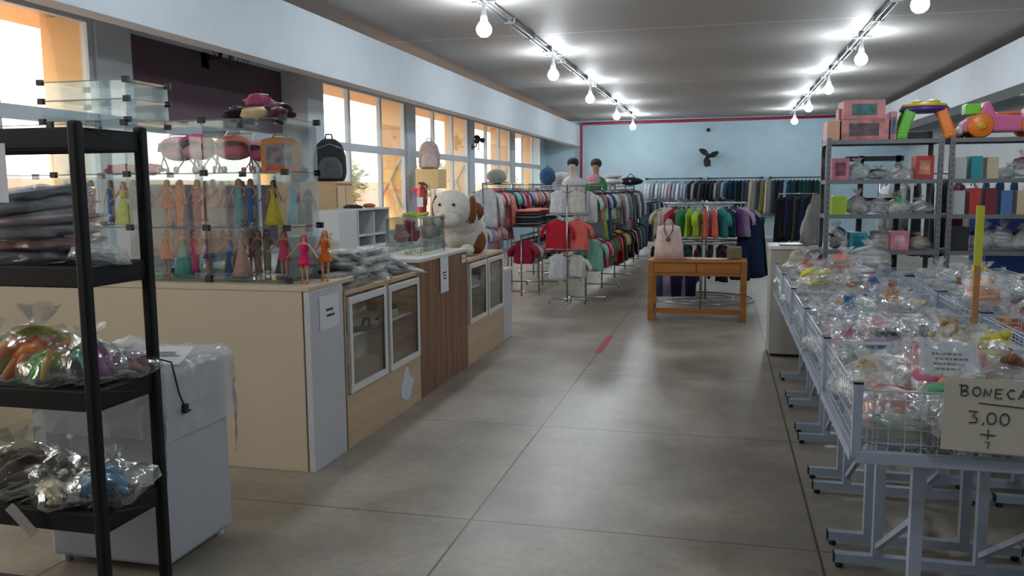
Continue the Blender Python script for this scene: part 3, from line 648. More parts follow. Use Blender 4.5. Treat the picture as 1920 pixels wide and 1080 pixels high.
# ================================================================== BASKET TABLES
M_steel = mat('pale_blue_grey_steel', '#a0abbd', .4, spec=.5)
M_wire = mat('basket_wire', '#b3bfcb', .35)
XW, YW = .86, .88
def basket_protos():
    zr, zt_ = .74, .98
    fr = MB(); w = .038
    for (a, b_) in (((0, 0), (XW, 0)), ((0, YW), (XW, YW)), ((0, 0), (0, YW)), ((XW, 0), (XW, YW))):
        fr.bar((a[0], a[1], zr), (b_[0], b_[1], zr), w)
    for x in (.28, .58): fr.bar((x, 0, zr-.03), (x, YW, zr-.03), .03)
    rim = MB()
    rim.bar((0, 0, zr), (0, 0, zt_+.01), .03)
    wire = MB(); r = .0018; n = 17
    def wl(a, b_): wire.bar(a, b_, .0026)
    for k in range(n+1):
        q = k/n; x = XW*q; y = YW*q
        wl((x, 0, zr), (x, 0, zt_-.01)); wl((x, YW, zr), (x, YW, zt_-.01)); wl((0, y, zr), (0, y, zt_-.01)); wl((XW, y, zr), (XW, y, zt_-.01))
        wl((x, 0, zr+.02), (x, YW, zr+.02)); wl((0, y, zr+.02), (XW, y, zr+.02))
    for z in (zr+.05, zr+.1, zr+.15, zr+.2): 
        wl((0, 0, z), (XW, 0, z)); wl((0, YW, z), (XW, YW, z)); wl((0, 0, z), (0, YW, z)); wl((XW, 0, z), (XW, YW, z))
    for z in (zt_-.01,):
        for a, b_ in (((0, 0, z), (XW, 0, z)), ((0, YW, z), (XW, YW, z)), ((0, 0, z), (0, YW, z)), ((XW, 0, z), (XW, YW, z))): wire.bar(a, b_, .005)
    leg = MB(); w = .04
    leg.bar((.05, 0, .045), (.85, 0, .045), w)
    for x in (.22, .62): leg.bar((x, 0, .06), (x, 0, zr), w)
    foot = MB()
    foot.lathe([(.016, 0), (.019, .01), (.012, .018), (.012, .032)], (.02, 0, 0), 10); foot.box(-.007, .0, -.02, .02, .025, .065); foot.box(0, .03, -.008, .008, .02, .045)
    br = MB()
    return [fr.mesh('rail_frame', M_steel), rim.mesh('corner_post', M_steel), wire.mesh('wire_basket', M_wire), leg.mesh('leg_frame', M_steel), foot.mesh('foot_cap', M_blk)]
BP = basket_protos()
CAPM = MB().box(-.0155, .0155, -.0155, .0155, 0, .008).mesh('post_cap', M_blk)
def basket(label, x, y):
    t = thing('basket_table', label, 'basket table', (x, y, 0), 0, 'wire basket tables in two rows')
    inst('rail_frame', BP[0], t); [inst('post_cap', CAPM, t, (px_, py_, .99)) for px_ in (0, XW) for py_ in (0, YW)]; [inst('corner_post', BP[1], t, (px_, py_, 0)) for px_ in (0, XW) for py_ in (0, YW)]; inst('wire_basket', BP[2], t)
    for yy in (.1, YW-.1):
        l = inst('leg_frame', BP[3], t, (0, yy, 0)); inst('foot_cap', BP[4], l, (.05, 0, 0)); inst('foot_cap', BP[4], l, (.85, 0, 0), (0, 0, PI))
    for xx in (.22, .62): MB().bar((xx, .1, .5), (xx, YW-.1, .1), .022).build('brace', M_steel, t)
    return t
pal_rows = [['coral', 'pink', 'white', 'red', 'brown', 'grey', 'coral', 'cream', 'green', 'white'],
            ['white', 'grey', 'red', 'tan', 'lilac', 'white', 'black', 'cream', 'pink', 'silver'],
            ['green', 'white', 'pink', 'orange', 'grey', 'silver', 'blue', 'tan', 'white', 'red'],
            ['yellow', 'silver', 'coral', 'green', 'white', 'brown', 'grey', 'blue', 'cream', 'white'],
            ['red', 'cream', 'brown', 'white', 'grey', 'coral', 'tan', 'silver', 'black', 'white'],
            ['white', 'tan', 'cream', 'pink', 'grey', 'mint', 'brown', 'silver', 'white', 'red']]
rnd = random.Random(11)
colw = ['left edge', 'left middle', 'right middle', 'right edge']; roww = ['front', 'second', 'third', 'back']
for col, X in enumerate((.45, 1.34)):
    for row in range(5):
        Y = 2.97+.92*row
        side = ('left', 'right')[col]
        basket('pale grey wire basket table, %s from the front in the %s row' % (ordn(row), side), X, Y)
        for i in range(4):
            for j in range(4):
                if (col, row, i) in ((0, 2, 3), (1, 1, 0)) or (col, row, i, j) in ((0, 1, 3, 3), (0, 2, 2, 0), (0, 2, 2, 1), (1, 1, 1, 0), (1, 1, 1, 1)): continue
                c1 = rnd.choice(pal_rows[row]); c2 = rnd.choice(pal_rows[row]); k = rnd.randrange(5); k2 = rnd.choice([None, 1, 3, 4, 0])
                lab = '%s %s bagged, %s, %s rank, %s basket, %s row' % (c1, TN[k], colw[i], roww[j], ordn(row), side)
                # heap is higher toward the middle of the basket
                hz = .80+.06*(1 if i in (1, 2) else 0)+.04*(1 if j in (1, 2) else 0)
                toy_bag(lab, X+.12+i*.205+rnd.uniform(-.01, .01), Y+.12+j*.21+rnd.uniform(-.01, .01), hz-.03+rnd.uniform(-.01, .02), rnd.uniform(0, 6), rnd.uniform(1.0, 1.2), k, c1, k2, c2, 'bagged toys in the wire baskets', filmm=rnd.choice([None, FILM2, FILMP]))
# distinctive goods heaped at the far end
for lab, x, y, z, k, c, s in [('bag with a bright yellow cloth bundle, left side of the fourth basket', .62, 5.95, .97, 3, 'yellow', 1.1),
        ('bag with a hot red cloth bundle, left of the fifth basket', .7, 6.9, .95, 3, 'red', 1.1), ('big bag with a yellow toy on the far right heap', 1.55, 5.7, 1.0, 1, 'yellow', 1.1),
        ('big clear bag with a cream plush heaped on the far left basket', .62, 7.2, .92, 1, 'cream', 1.35), ('large bag with coral cloth on the far left basket', .95, 7.1, .95, 3, 'coral', 1.3), ('large bag with white cloth behind the fifth left basket', 1.15, 7.25, .97, 3, 'white', 1.5), ('large bag with silver cloth on the fourth left basket', .95, 6.3, .93, 3, 'silver', 1.3), ('bag with an orange toy beside the yellow stick', 1.42, 5.1, .98, 4, 'orange', 1.2),
        ('bag with a round yellow ball behind the handwritten price sign', .98, 3.4, .93, 1, 'yellow', 1.2), ('bag with a coral doll right behind the price sign', .80, 3.12, .84, 0, 'coral', 1.15),
        ('bag with a coral red doll at the front corner of the nearest basket', .6, 3.09, .80, 0, 'coral', 1.25)]:
    toy_bag(lab, x, y, z, 1, s, k, c, 3, c, 'bagged toys in the wire baskets')
# yellow stick with wooden end
t = thing('measuring_stick', 'tall yellow stick with wooden lower half standing in the baskets', 'stick', (1.2, 4.5, .76))
MB().box(-.014, .014, -.006, .006, 0, .52).build('wood_half', mat('stick_wood', '#a8794c', .6), t); MB().box(-.017, .017, -.008, .008, .5, .79).build('yellow_half', plastic('#b9b83e'), t)
# signs
def stroke(b, pts, s, ox, oz, w=.0028):
    b.tube([(ox+p[0]*s, 0, oz+p[1]*s) for p in pts], w, 6, sc=(1, 1))
GL = {'B': [[(0, 1), (0, 0)], [(-.25, 1.02), (.45, 1.0), (.55, .8), (.4, .6), (.05, .52), (.5, .45), (.62, .2), (.4, 0), (0, .03)]],
      'O': [[(.35+.35*math.cos(a), .5+.42*math.sin(a)) for a in [k*PI/6 for k in range(13)]]],
      'N': [[(0, 0), (.05, .8), (.5, .15), (.6, .85)]], 'E': [[(.6, .85), (0, .85), (0, 0), (.6, 0)], [(0, .45), (.5, .45)]],
      'C': [[(.65, .8), (.3, .9), (0, .5), (.3, .02), (.65, .1)]], 'A': [[(0, 0), (.35, .9), (.7, 0)], [(.15, .35), (.58, .35)]],
      'S': [[(.6, .8), (.3, .9), (.1, .7), (.5, .4), (.5, .1), (.1, .05)]],
      '3': [[(-.1, .95), (.55, .95), (.2, .55), (.55, .4), (.5, .05), (.0, .02)]], ',': [[(.1, .1), (.05, -.15)]],
      '0': [[(.35+.33*math.cos(a), .47+.47*math.sin(a)) for a in [k*PI/6 for k in range(13)]]]}
def write(b, txt, s, ox, oz, adv=.95, w=.0028):
    for ch in txt:
        for st in GL[ch]: stroke(b, st, s, ox, oz, w)
        ox += s*(adv if ch != ',' else .3)
t = thing('price_sign', 'handwritten cream card reading BONECAS 3,00 on the front basket', 'sign', (.83, 2.935, .905)); t.rotation_euler = (-.05, .03, 0)
MB().box(-.125, .2, 0, .002, -.115, .125).build('card', mat('cream_card', '#bdb8a9', .8), t)
b = MB(); write(b, 'BONECAS', .034, -.075, .066, .98, .0018); write(b, '3,00', .04, -.045, -.02, .95, .0018)
stroke(b, [(-.02, .046), (.16, .038)], 1, 0, 0, .0016)
stroke(b, [(-.01, -.055), (.035, -.056)], 1, 0, 0, .0016); stroke(b, [(.012, -.038), (.012, -.07)], 1, 0, 0, .0016); stroke(b, [(.005, -.08), (.018, -.078), (.013, -.1)], 1, 0, 0, .0014)
b.build('handwriting', M_ink, t, loc=(0, -.0015, 0))
sg = sign('printed_label', 'white printed label in a plastic sleeve behind the price card', (.78, 3.2, 1.045), 0, .19, .12, 4, (.18, .3, .64, .62), rx=-.5, seed=3)
MB().box(-.1, .1, -.003, -.002, -.065, .075).build('sleeve', FILMP, sg)

# ================================================================== BLACK SHELF + WHITE BOX
t = thing('plastic_shelf', 'black plastic shelving unit in the left foreground', 'shelf', (-2.13, 2.45, 0))
M_bs = mat('black_shelf_plastic', '#0c0d10', .6, spec=.3, bump=.05)
D = .33; Wd = .9
for z in (.05, .5, .95, 1.392, 1.87):
    s_ = MB()
    s_.box(-Wd, 0, 0, .03, z-.075, z); s_.box(-Wd, 0, D-.03, D, z-.075, z); s_.box(-.03, 0, .03, D-.03, z-.075, z); s_.box(-Wd, -Wd+.03, .03, D-.03, z-.075, z)
    for k in range(1, 15): x = -Wd*k/15; s_.box(x-.014, x+.014, .03, D-.03, z-.03, z-.012)
    for k in range(1, 4): s_.box(-Wd+.03, -.03, D*k/4-.01, D*k/4+.01, z-.032, z-.014)
    s_.build('tray', M_bs, t, bevel=.006)
for x in (-.0, -Wd):
    for y in (0, D):
        MB().box(x-.026, x+.014, y-.02, y+.02, 0, 1.89).build('post', M_bs, t, bevel=.01)
sign('paper_sheet', 'white paper sheet hanging at the upper left of the black shelf', (-2.53, 2.38, 1.715), 0, .34, .2, 3, (.1, .45, .8, .25), seed=5)
t = thing('wrapped_appliance', 'tall white box-shaped appliance behind the black shelf', 'appliance', (-2.29, 3.0, 0))
MB().box(-.6, 0, 0, .5, .035, .86).build('body', mat('appliance_white', '#adb0b8', .35), t, bevel=.02)
MB().box(-.6, .004, -.004, .5, .86, .89).build('lid', mat('appliance_white', '#adb0b8', .35), t, bevel=.01)
for x in (-.56, -.05):
    for y in (.05, .45): MB().lathe([(.022, 0), (.022, .04)], (x, y, 0), 10).build('foot', M_cap, t)
# plastic sheet draped over it
vs = []; fs = []; nx, ny = 40, 36
for j in range(ny):
    for i in range(nx):
        u = (i/(nx-1))*1.3-.98; v = (j/(ny-1))*1.1-.3     # flat cloth coordinates
        x, y, z = u, v, .9
        if u > .01: x, z = .012, .9-(u-.01)
        if u < -.61: x, z = -.615, .9-(-.61-u)
        if v < -.01: y = -.015; z -= (-.01-v)
        elif v > .51: y = .515; z -= (v-.51)
        q = mnoise.noise(Vector((u*9, v*9, 0)))*.03+mnoise.noise(Vector((u*25, v*25, 3)))*.012
        if u > .01: x += .01+abs(q)
        elif v < -.01: y -= .008+abs(q)
        else: z += .01+abs(q)*1.6
        vs.append((x, y, max(z, .4)))
for j in range(ny-1):
    for i in range(nx-1): fs.append((j*nx+i, j*nx+i+1, (j+1)*nx+i+1, (j+1)*nx+i))
o = MB().add(vs, fs).build('plastic_sheet', film('sheet_film', .42, scale=7), None, True, loc=(-2.29, 3.0, 0)); tag(o, 'clear plastic sheet draped over the white appliance', 'plastic sheet')
sg = sign('paper_notice', 'white paper lying tilted on top of the plastic-covered appliance', (-2.37, 3.16, .935), .25, .2, .2, 3, (.3, .3, .5, .3), rx=-1.35, seed=8)
cb = thing('power_cable', 'black cable with plug hanging down the side of the appliance', 'cable', (-2.26, 3.05, .93))
MB().tube([(-.3, .05, .03), (-.1, .0, .02), (.005, .0, .0), (.01, .01, -.06), (.012, .03, -.14), (.012, .06, -.2)], .004).build('cord', M_blk, cb, True)
MB().box(.004, .024, .05, .075, -.235, -.195).bar((.014, .06, -.228), (.014, .1, -.232), .008).build('plug', M_blk, cb)
# goods on the black shelf: level A z=1.392 packages, level B .95, level C .50
pk = [('slate', '#9a9da5'), ('brick red', '#b05a50'), ('pale grey', '#cfcfd5'), ('mauve', '#a98a96'), ('white', '#dadadf'), ('blue-grey', '#a8b0bc')]
for i, (cn, c) in enumerate(pk):
    rnd2 = random.Random(i+50); w = rnd2.uniform(.42, .52)
    t = thing('wrapped_garment', 'plastic-wrapped %s packet, %s from the bottom of the pile on the black shelf' % (cn, ordn(i)), 'packet', (-2.50+rnd2.uniform(-.03, .03), 2.62, 1.392+.044*i), 0, 'packets on the black shelf')
    t.rotation_euler = (0, -.03*i, rnd2.uniform(-.12, .12))
    MB().ball((0, 0, .023), w/2, 24, 10, (1, .28/w, .11), .3, i).build('folded_cloth', fabric(c), t, True)
    MB().ball((0, 0, .023), w/2*1.06, 36, 14, (1, .29/w, .13), .45, i).build('wrapper', film('wrap_film', .25, scale=11), t, True)
toy_bag('silver foil bag at the right end of the upper black shelf tier', -2.22, 2.62, 1.39, .4, (.85, .9, .6), 3, 'silver', None, None, None, 2, filmm=FILM2)
def strip_bag(label, x, y, z, s, cols, seed, shape, nm='bagged_toy'):
    o = inst(nm, BAGS[shape], None, (x, y, z), (0, 0, seed*.7), film('clear_film_thin', .05, scale=12)); o.scale = s; tag(o, label, 'bagged toy', 'bagged goods on the black shelf')
    rd = random.Random(seed)
    for k, c in enumerate(cols*2):
        p0 = Vector((rd.uniform(-.09, -.03), rd.uniform(-.05, .05), rd.uniform(.015, .06))); p2 = Vector((rd.uniform(.03, .09), rd.uniform(-.05, .05), rd.uniform(.02, .09))); p1 = (p0+p2)/2+Vector((0, rd.uniform(-.03, .03), .035))
        MB().tube([p0, (p0+p1)/2+Vector((0, 0, .008)), p1, (p1+p2)/2+Vector((0, 0, .008)), p2], [.011, .017, .019, .017, .01], 8).build('toy', plastic(c), o, True)
    return o
G, O_, Y_, P_, V_ = '#4db82a', '#e07a22', '#c6c83a', '#9a5a8a', '#7a4a6a'
strip_bag('tall knotted bag of green and orange toys, left of the middle black tier', -2.50, 2.58, .95, (1.5, 1.3, 1.7), [G, O_, Y_, G, O_, Y_, G, '#8bbf30', O_], 1, 1)
strip_bag('bag with a big lime green toy in front on the middle black shelf tier', -2.38, 2.54, .95, (1.0, .9, 1.1), [G, G, Y_, G, '#c8a030'], 2, 3)
strip_bag('bag of yellow-orange toys at the far left of the middle black shelf tier', -2.68, 2.58, .95, (1.3, 1.2, 1.3), [Y_, O_, '#c2a020', G, Y_, O_], 3, 5)
strip_bag('bag of purple and white striped toys near the shelf post on the middle tier', -2.27, 2.6, .95, (1.05, 1.1, 1.3), [P_, '#b9b0b0', V_, '#c7c0b8', P_, '#3aa070'], 4, 2)
strip_bag('flat bag of multicoloured toys between the posts on the middle tier', -2.2, 2.7, .95, (1.1, .8, .75), ['#a05a70', '#b98a60', '#3c9a60', '#8a7a70', P_], 5, 4)
strip_bag('bag of brown shiny goods at the left of the lower black shelf tier', -2.62, 2.6, .5, (1.6, 1.3, 1.5), ['#5d4334', '#76594a', '#4a382e', '#8a6a52', '#5a4030', '#6b5040', '#a08a70'], 6, 0)
strip_bag('dark brown bag heaped behind on the lower black shelf tier', -2.46, 2.66, .5, (1.3, 1.1, 1.25), ['#4a3830', '#5a463a', '#6a5040', '#3c2e28', '#776050'], 7, 6)
strip_bag('bag of cream clothes pegs at the front of the lower black shelf tier', -2.40, 2.53, .5, (1.35, .9, .75), ['#cfb98e', '#d9c8a0', '#bfa070', '#e0d2ae', '#c0a880', '#a88858', '#d8c498'], 8, 1)
strip_bag('bag with sky-blue goods at the right end of the lower black shelf tier', -2.21, 2.6, .5, (1.15, 1.3, 1.2), ['#5d94b8', '#6fa6c8', '#4a84a8', '#88b4cc', '#5d94b8', '#4a7a98'], 9, 3)
tag(MB().box(-.02, .02, -.001, .001, -.07, .07).build('foil_strip', mat('silver_foil', '#c9cccb', .2, metal=.8), loc=(-2.44, 2.41, .47), rot=(0, -.7, .2)), 'silver foil strip hanging over the edge of the lower black shelf tier', 'strip')

# ================================================================== COUNTER TOP GOODS
# white plastic packets heap on near display cabinet
cols = ['#b8ab94', '#a89a80', '#c9c9c4', '#d0d2d2', '#8f8470', '#cfcfcb', '#b3b5b5', '#9c8f78']
rd = random.Random(21)
for i in range(34):
    r_ = i//9; y = 4.93+1.12*(i % 9)/8+rd.uniform(-.05, .05); x = -2.48+rd.uniform(-.12, .1)-.02*r_; z = 1.025+.052*r_
    lv = ('bottom', 'second', 'third', 'top')[r_]
    cn = ('tan', 'khaki', 'off-white', 'taupe', 'brown-beige', 'light grey')[rd.randrange(6)] if y < 5.55 else ('off-white', 'white', 'silver-white', 'light grey')[rd.randrange(4)]
    c = {'tan': '#b8ab94', 'khaki': '#a89a80', 'off-white': '#c9c9c4', 'white': '#d8dada', 'taupe': '#8f8470', 'silver-white': '#cfd2d4', 'light grey': '#b3b5b5', 'brown-beige': '#9c8f78'}[cn]
    t = thing('clothing_packet', '%s flat packet, %s from near end, %s layer, near display cabinet' % (cn, ordn(i % 9), lv), 'packet', (x, y, z), rd.uniform(0, 3), 'flat packets heaped on the near display cabinet')
    t.rotation_euler = (rd.uniform(-.3, .3), rd.uniform(-.3, .3), t.rotation_euler[2])
    MB().ball((0, 0, .02), .13, 18, 8, (1, .6, .17), .6, i).build('folded_cloth', fabric(c), t, True)
    MB().ball((0, 0, .02), .15, 24, 10, (1, .64, .2), .9, i+7).build('wrapper', film('wrap_film2', .2, scale=16, col=(.9, .9, .9)), t, True)
# acrylic box with green necklace
t = thing('acrylic_display_box', 'clear acrylic box on the white-topped dark wood unit', 'display box', (-2.68, 6.45, 1.112))
for a in ((0, .3, 0, .004, 0, .3), (0, .3, .596, .6, 0, .3), (0, .004, .004, .596, 0, .3), (.296, .3, .004, .596, 0, .3), (0.0, .3, 0, .6, .3, .304)):
    MB().box(*a).build('pane', M_gl, t)
e = MB()
for x in (0, .3):
    for y in (0, .6): e.bar((x, y, 0), (x, y, .3), .006)
for a, b_ in (((0, 0), (.3, 0)), ((0, .6), (.3, .6)), ((0, 0), (0, .6)), ((.3, 0), (.3, .6))): e.bar((a[0], a[1], .302), (b_[0], b_[1], .302), .006)
e.build('edges', mat('acrylic_edge', '#8f9694', .3), t)
nk = MB()
for k in range(26): a = k/26*2*PI; nk.ball((.07*math.cos(a), .22*math.sin(a), .02+.006*math.sin(3*a)), .016, 7, 5)
nk.build('bead_necklace', plastic('#9aa03a'), None, True, loc=(-2.53, 6.75, 1.418)); tag(bpy.data.objects['bead_necklace'], 'olive-green bead necklace on top of the acrylic box', 'necklace')
nk = MB()
for k in range(30): a = k/30*2*PI; nk.ball((.09*math.cos(a), .2*math.sin(a)+.02*math.sin(5*a), .012), .012, 7, 5)
tag(nk.build('bead_necklace', mat('pearl', '#c8c6a0', .25), None, True, loc=(-2.53, 6.75, 1.114)), 'pearl bead necklace lying inside the acrylic box', 'necklace')
# big plush dog
M_dw = mat('plush_white', '#cfcac2', .95, var=.1, vscale=20, bump=.8, bscale=60); M_db = mat('plush_brown', '#7c4a26', .95, var=.3, vscale=20, bump=.8, bscale=60)
t = thing('plush_dog', 'large white plush dog with brown ears lying on the far display cabinet', 'plush toy', (-2.56, 8.12, 1.0), 0)
MB().ball((0, .12, .2), .25, 22, 16, (.85, 1.5, .85), .12, 3).ball((0, -.1, .34), .2, 18, 12, (1, 1, 1.0), .08, 4).build('body', M_dw, t, True)
MB().ball((0, -.28, .46), .19, 20, 14, (1, 1, .95), .06, 1).ball((0, -.46, .36), .11, 14, 10, (1.1, 1.2, .8)).build('head', M_dw, t, True)
for s in (-1, 1):
    MB().ball((s*.185, -.22, .45), .1, 12, 8, (.4, .8, 1.35), .1, s).build('ear', M_db, t, True)
    MB().ball((s*.16, -.34, .06), .07, 12, 8, (.9, 2.0, .85)).build('paw', M_dw, t, True)
    MB().ball((s*.07, -.455, .50), .015, 8, 6).build('eye', M_blk, t, True)
MB().ball((0, -.585, .39), .028, 10, 6).build('nose', mat('pink_felt', '#b98a88', .8), t, True)
MB().ball((.14, .05, .12), .13, 14, 10, (.75, 1.0, 1)).build('patch', M_db, t, True)
MB().ball((.13, .02, .42), .11, 14, 10, (.9, 1.0, .9)).build('patch', M_db, t, True)
# back counter and white cubby
t = thing('back_table', 'long white table behind the glass-door cabinets', 'table', (-4.5, 6.6, 0))
MB().box(0, .8, 0, 4.6, .96, 1.0).build('tabletop', M_wlam, t, bevel=.004)
for x in (.05, .75):
    for y in (.05, 4.55): MB().box(x-.025, x+.025, y-.025, y+.025, 0, .96).build('leg', M_wlam, t)
t = thing('cubby_shelf', 'white two-compartment cubby shelf standing on the white back table', 'shelf', (-4.25, 8.6, 1.0))
for a in ((0, .03, 0, .9, 0, .42), (.03, .35, 0, .02, 0, .42), (.03, .35, .88, .9, 0, .42), (.03, .35, .44, .46, 0, .4), (.03, .35, .02, .88, 0, .02), (.03, .35, .02, .88, .13, .145)):
    MB().box(*a).build('panel', M_wlam, t)
MB().box(0, .36, 0, .9, .42, .44).build('top', M_wlam, t)
cd = MB().box(-.0, .35, -.45, 0, 0, .43); tag(cd.build('white_drawer_box', M_wlam, None, loc=(-4.25, 8.58, 1.0), bevel=.005), 'plain white box left of the cubby shelf on the back table', 'box')
for i, (x, y, c, r, lab) in enumerate([(-3.85, 9.75, '#c98a98', .09, 'pale pink soft toy beside the cubby shelf'), (-3.8, 10.0, '#7a2838', .1, 'maroon and black soft toy beyond the cubby shelf'), (-3.95, 10.3, '#b05a78', .1, 'rose soft toy at the back of the white table'), (-3.8, 10.6, '#c0a0a8', .11, 'dusty pink soft toy near the plush dog'),
        (-3.9, 7.9, '#b8b0a4', .09, 'beige soft toy on the near part of the white table'), (-3.9, 7.45, '#8a7a80', .09, 'taupe soft toy on the near part of the white table'), (-3.85, 10.95, '#a08a8c', .1, 'grey-pink soft toy at the far end of the white table')]):
    soft('soft_toy', lab, 'soft toy', (x, y, 1.0), r, (1, 1.1, .9), c, i, .3, [('head', MB().ball((0, -.05, r*1.9), r*.55), fabric(c)), ('ear', MB().ball((-r*.4, -.05, r*2.35), r*.2), fabric(c)), ('ear', MB().ball((r*.4, -.05, r*2.35), r*.2), fabric(c))], 0, 'soft toys on the white back table')
tag(MB().ball((0, 0, .015), .12, 14, 6, (1, .45, .22), .3, 2).build('shoe', M_blk, None, True, loc=(-4.07, 8.85, 1.44)), 'black shoe on top of the white cubby shelf', 'shoe')
tag(MB().ball((0, 0, .02), .07, 12, 6, (1, 1.3, .4), .3, 2).build('pouch', fabric('#9a5a3a'), None, True, loc=(-4.07, 9.3, 1.44)), 'brown pouch on top of the white cubby shelf', 'pouch')
# backpacks
def backpack(label, loc, rz, c1, c2, s=1):
    t = thing('backpack', label, 'backpack', loc, rz); t.scale = (s, s, s)
    prof = [(-.16, 0), (-.18, .1), (-.175, .28), (-.14, .4), (-.07, .47), (.07, .47), (.14, .4), (.175, .28), (.18, .1), (.16, 0)]
    MB().prism(prof, -.08, .08).build('main_pack', fabric(c1), t, True, bevel=.035)
    MB().prism([(x*.72, .03+z*.5) for x, z in prof], -.14, -.07).build('front_pocket', fabric(c2), t, True, bevel=.02)
    MB().tube([(-.04, .03, .46), (-.03, .03, .52), (.03, .03, .52), (.04, .03, .46)], .01).build('handle', fabric(c2), t, True)
    for s_ in (-1, 1): MB().tube([(s_*.07, .09, .44), (s_*.1, .13, .3), (s_*.11, .09, .06)], .014, 8, sc=(1.6, .6)).build('strap', fabric(c2), t, True)
    MB().tube([(-.13, -.085, .36), (0, -.087, .41), (.13, -.085, .36)], .004).build('zip', mat('zip_silver', '#b9b4ae', .3, metal=.7), t, True)
# cabinet by window carrying dark backpack
t = thing('beige_cupboard', 'tall beige cupboard by the window under the dark backpack', 'cupboard', (-5.05, 8.9, 0))
MB().box(0, .75, 0, .45, 0, 1.72).build('body', mat('beige_board', '#bfa27e', .6), t, bevel=.006)
for k in range(2): MB().box(.752, .77, .02+k*.215, .215+k*.215, .05, 1.68).build('door', mat('beige_board', '#bfa27e', .6), t, bevel=.004)
MB().box(0, .77, 0, .45, 1.72, 1.745).build('top', mat('beige_board', '#bfa27e', .6), t)
backpack('dark grey-black backpack on the tall beige cupboard by the window', (-4.47, 9.12, 1.745), .5, '#34383e', '#555a60', 1.05)
soft('plush_toy', 'brown and white plush beside the dark backpack', 'plush toy', (-4.8, 9.0, 1.745), .11, (1, .9, .9), '#6a4a50', 2, .3, [('head', MB().ball((0, -.07, .2), .07), fabric('#b9b4b2')), ('ear', MB().ball((-.05, -.06, .26), .025), fabric('#6a4a50')), ('ear', MB().ball((.05, -.06, .26), .025), fabric('#6a4a50'))])
tag(MB().box(-5.62, -5.17, 15.02, 15.5, 1.66, 2.02).build('wall_box', mat('beige_card', '#c4ae80', .7), bevel=.005), 'beige box mounted on the window column below the pale backpack', 'box')
backpack('pale pinkish-grey backpack on the beige box on the window column', (-5.42, 15.25, 2.02), .3, '#b3a3a3', '#c2b4b2', 1.12)
t = thing('fire_extinguisher', 'red fire extinguisher hung on the window column', 'fire extinguisher', (-5.5, 15.0, 1.2))
MB().lathe([(.02, 0), (.085, .01), (.09, .04), (.09, .4), (.07, .46), (.03, .5), (.025, .54)], n=18).build('cylinder', M_red, t, True)
MB().box(-.05, .05, -.02, .02, .54, .58).tube([(.02, 0, .56), (.1, 0, .52), (.11, 0, .3), (.1, 0, .15)], .01).build('valve_hose', M_blk, t)
MB().box(-.06, .06, -.093, -.088, .12, .3).build('label_plate', mat('label_pale', '#a8c0c8', .5), t)
tag(MB().box(-5.7, -5.45, 14.98, 15.02, 1.58, 1.66).build('sign_plate', M_red), 'small red plate above the fire extinguisher', 'sign')

# ================================================================== CLOTHES
def shirt(L_, W_, sleeve, flare=0, seed=0, strap=False):
    b = MB(); rows = [(-.055, .05, .016), (-.065, .075, .02), (-.10, W_*.72, .028), (-.135, W_, .032), (-.22, W_*.92, .034)]
    k = 6
    for i in range(1, k+1):
        q = i/k; rows.append((-.22-(L_-.2)*q, W_*(.92+.08*q+flare*q), (.034+.012*q*(1+flare))))
    n = 22; vs = []; fs = []
    for z, w, t in rows:
        q = (-z)/L_
        for j in range(n):
            a = 2*PI*j/n; x = w*math.cos(a)
            y = t*math.sin(a)*(1 if abs(math.cos(a)) < .9 else .8)+.018*q*math.sin(x*42+seed*2.1)+.01*mnoise.noise(Vector((x*9, z*5, seed)))
            vs.append((x, y, z+(.008*math.sin(x*30+seed) if z == rows[-1][0] else 0)))
    for i in range(len(rows)-1):
        for j in range(n): fs.append((i*n+j, i*n+(j+1) % n, (i+1)*n+(j+1) % n, (i+1)*n+j))
    fs += [tuple(range(n)), tuple((len(rows)-1)*n+j for j in range(n))[::-1]]
    b.add(vs, fs)
    if sleeve:
        for s in (-1, 1):
            b.tube([(s*W_*.8, 0, -.125), (s*(W_+.02), 0, -.17), (s*(W_+.05+.02*sleeve), .005, -.17-sleeve*.5), (s*(W_+.045+.03*sleeve), .01, -.17-sleeve)], [.04, .05, .048, .045], 10, sc=(1, .6))
    me = b.mesh('garment', None, True); me.materials.append(None); return me
def trousers(L_, W_, seed):
    b = MB(); n = 14
    for s in (-1, 1):
        pts = [(s*W_*.45, 0, -.07), (s*W_*.5, 0, -.2), (s*W_*.52, .005*s, -.07-L_*.5), (s*W_*.5, 0, -.07-L_)]
        b.tube(pts, [W_*.48, W_*.52, W_*.42, W_*.36], n, sc=(1, .38))
    me = b.mesh('garment', None, True); me.materials.append(None); return me
G_ = {'tshirt': [shirt(.5, .19, .16, 0, s) for s in range(3)], 'baby': [shirt(.34, .14, .1, 0, s) for s in range(3)], 'long': [shirt(.62, .2, .42, 0, s) for s in range(3)],
      'dress': [shirt(.85, .17, 0, .45, s) for s in range(3)], 'gown': [shirt(1.0, .18, 0, .35, s) for s in range(2)], 'vest': [shirt(.5, .16, 0, .1, s) for s in range(2)], 'trousers': [trousers(.85, .2, s) for s in range(2)], 'shorts': [trousers(.4, .17, s) for s in range(2)]}
GN = {'tshirt': 't-shirt', 'baby': 'baby top', 'long': 'long-sleeved top', 'dress': 'dress', 'gown': 'long dress', 'vest': 'sleeveless top', 'trousers': 'pair of trousers', 'shorts': 'pair of shorts'}
hg = MB().tube([(0, 0, -.05), (0, 0, -.015), (.014, 0, -.004), (.014, 0, .012), (0, 0, .02), (-.012, 0, .012)], .0028, 5).tube([(-.19, 0, -.115), (-.1, 0, -.085), (0, 0, -.05), (.1, 0, -.085), (.19, 0, -.115)], .007, 5)
HG = hg.mesh('hanger', M_blk)
HGW = MB(); HGW.v = hg.v; HGW.f = hg.f; HGW = HGW.mesh('hanger', mat('white_hanger', '#c6c8c8', .4))
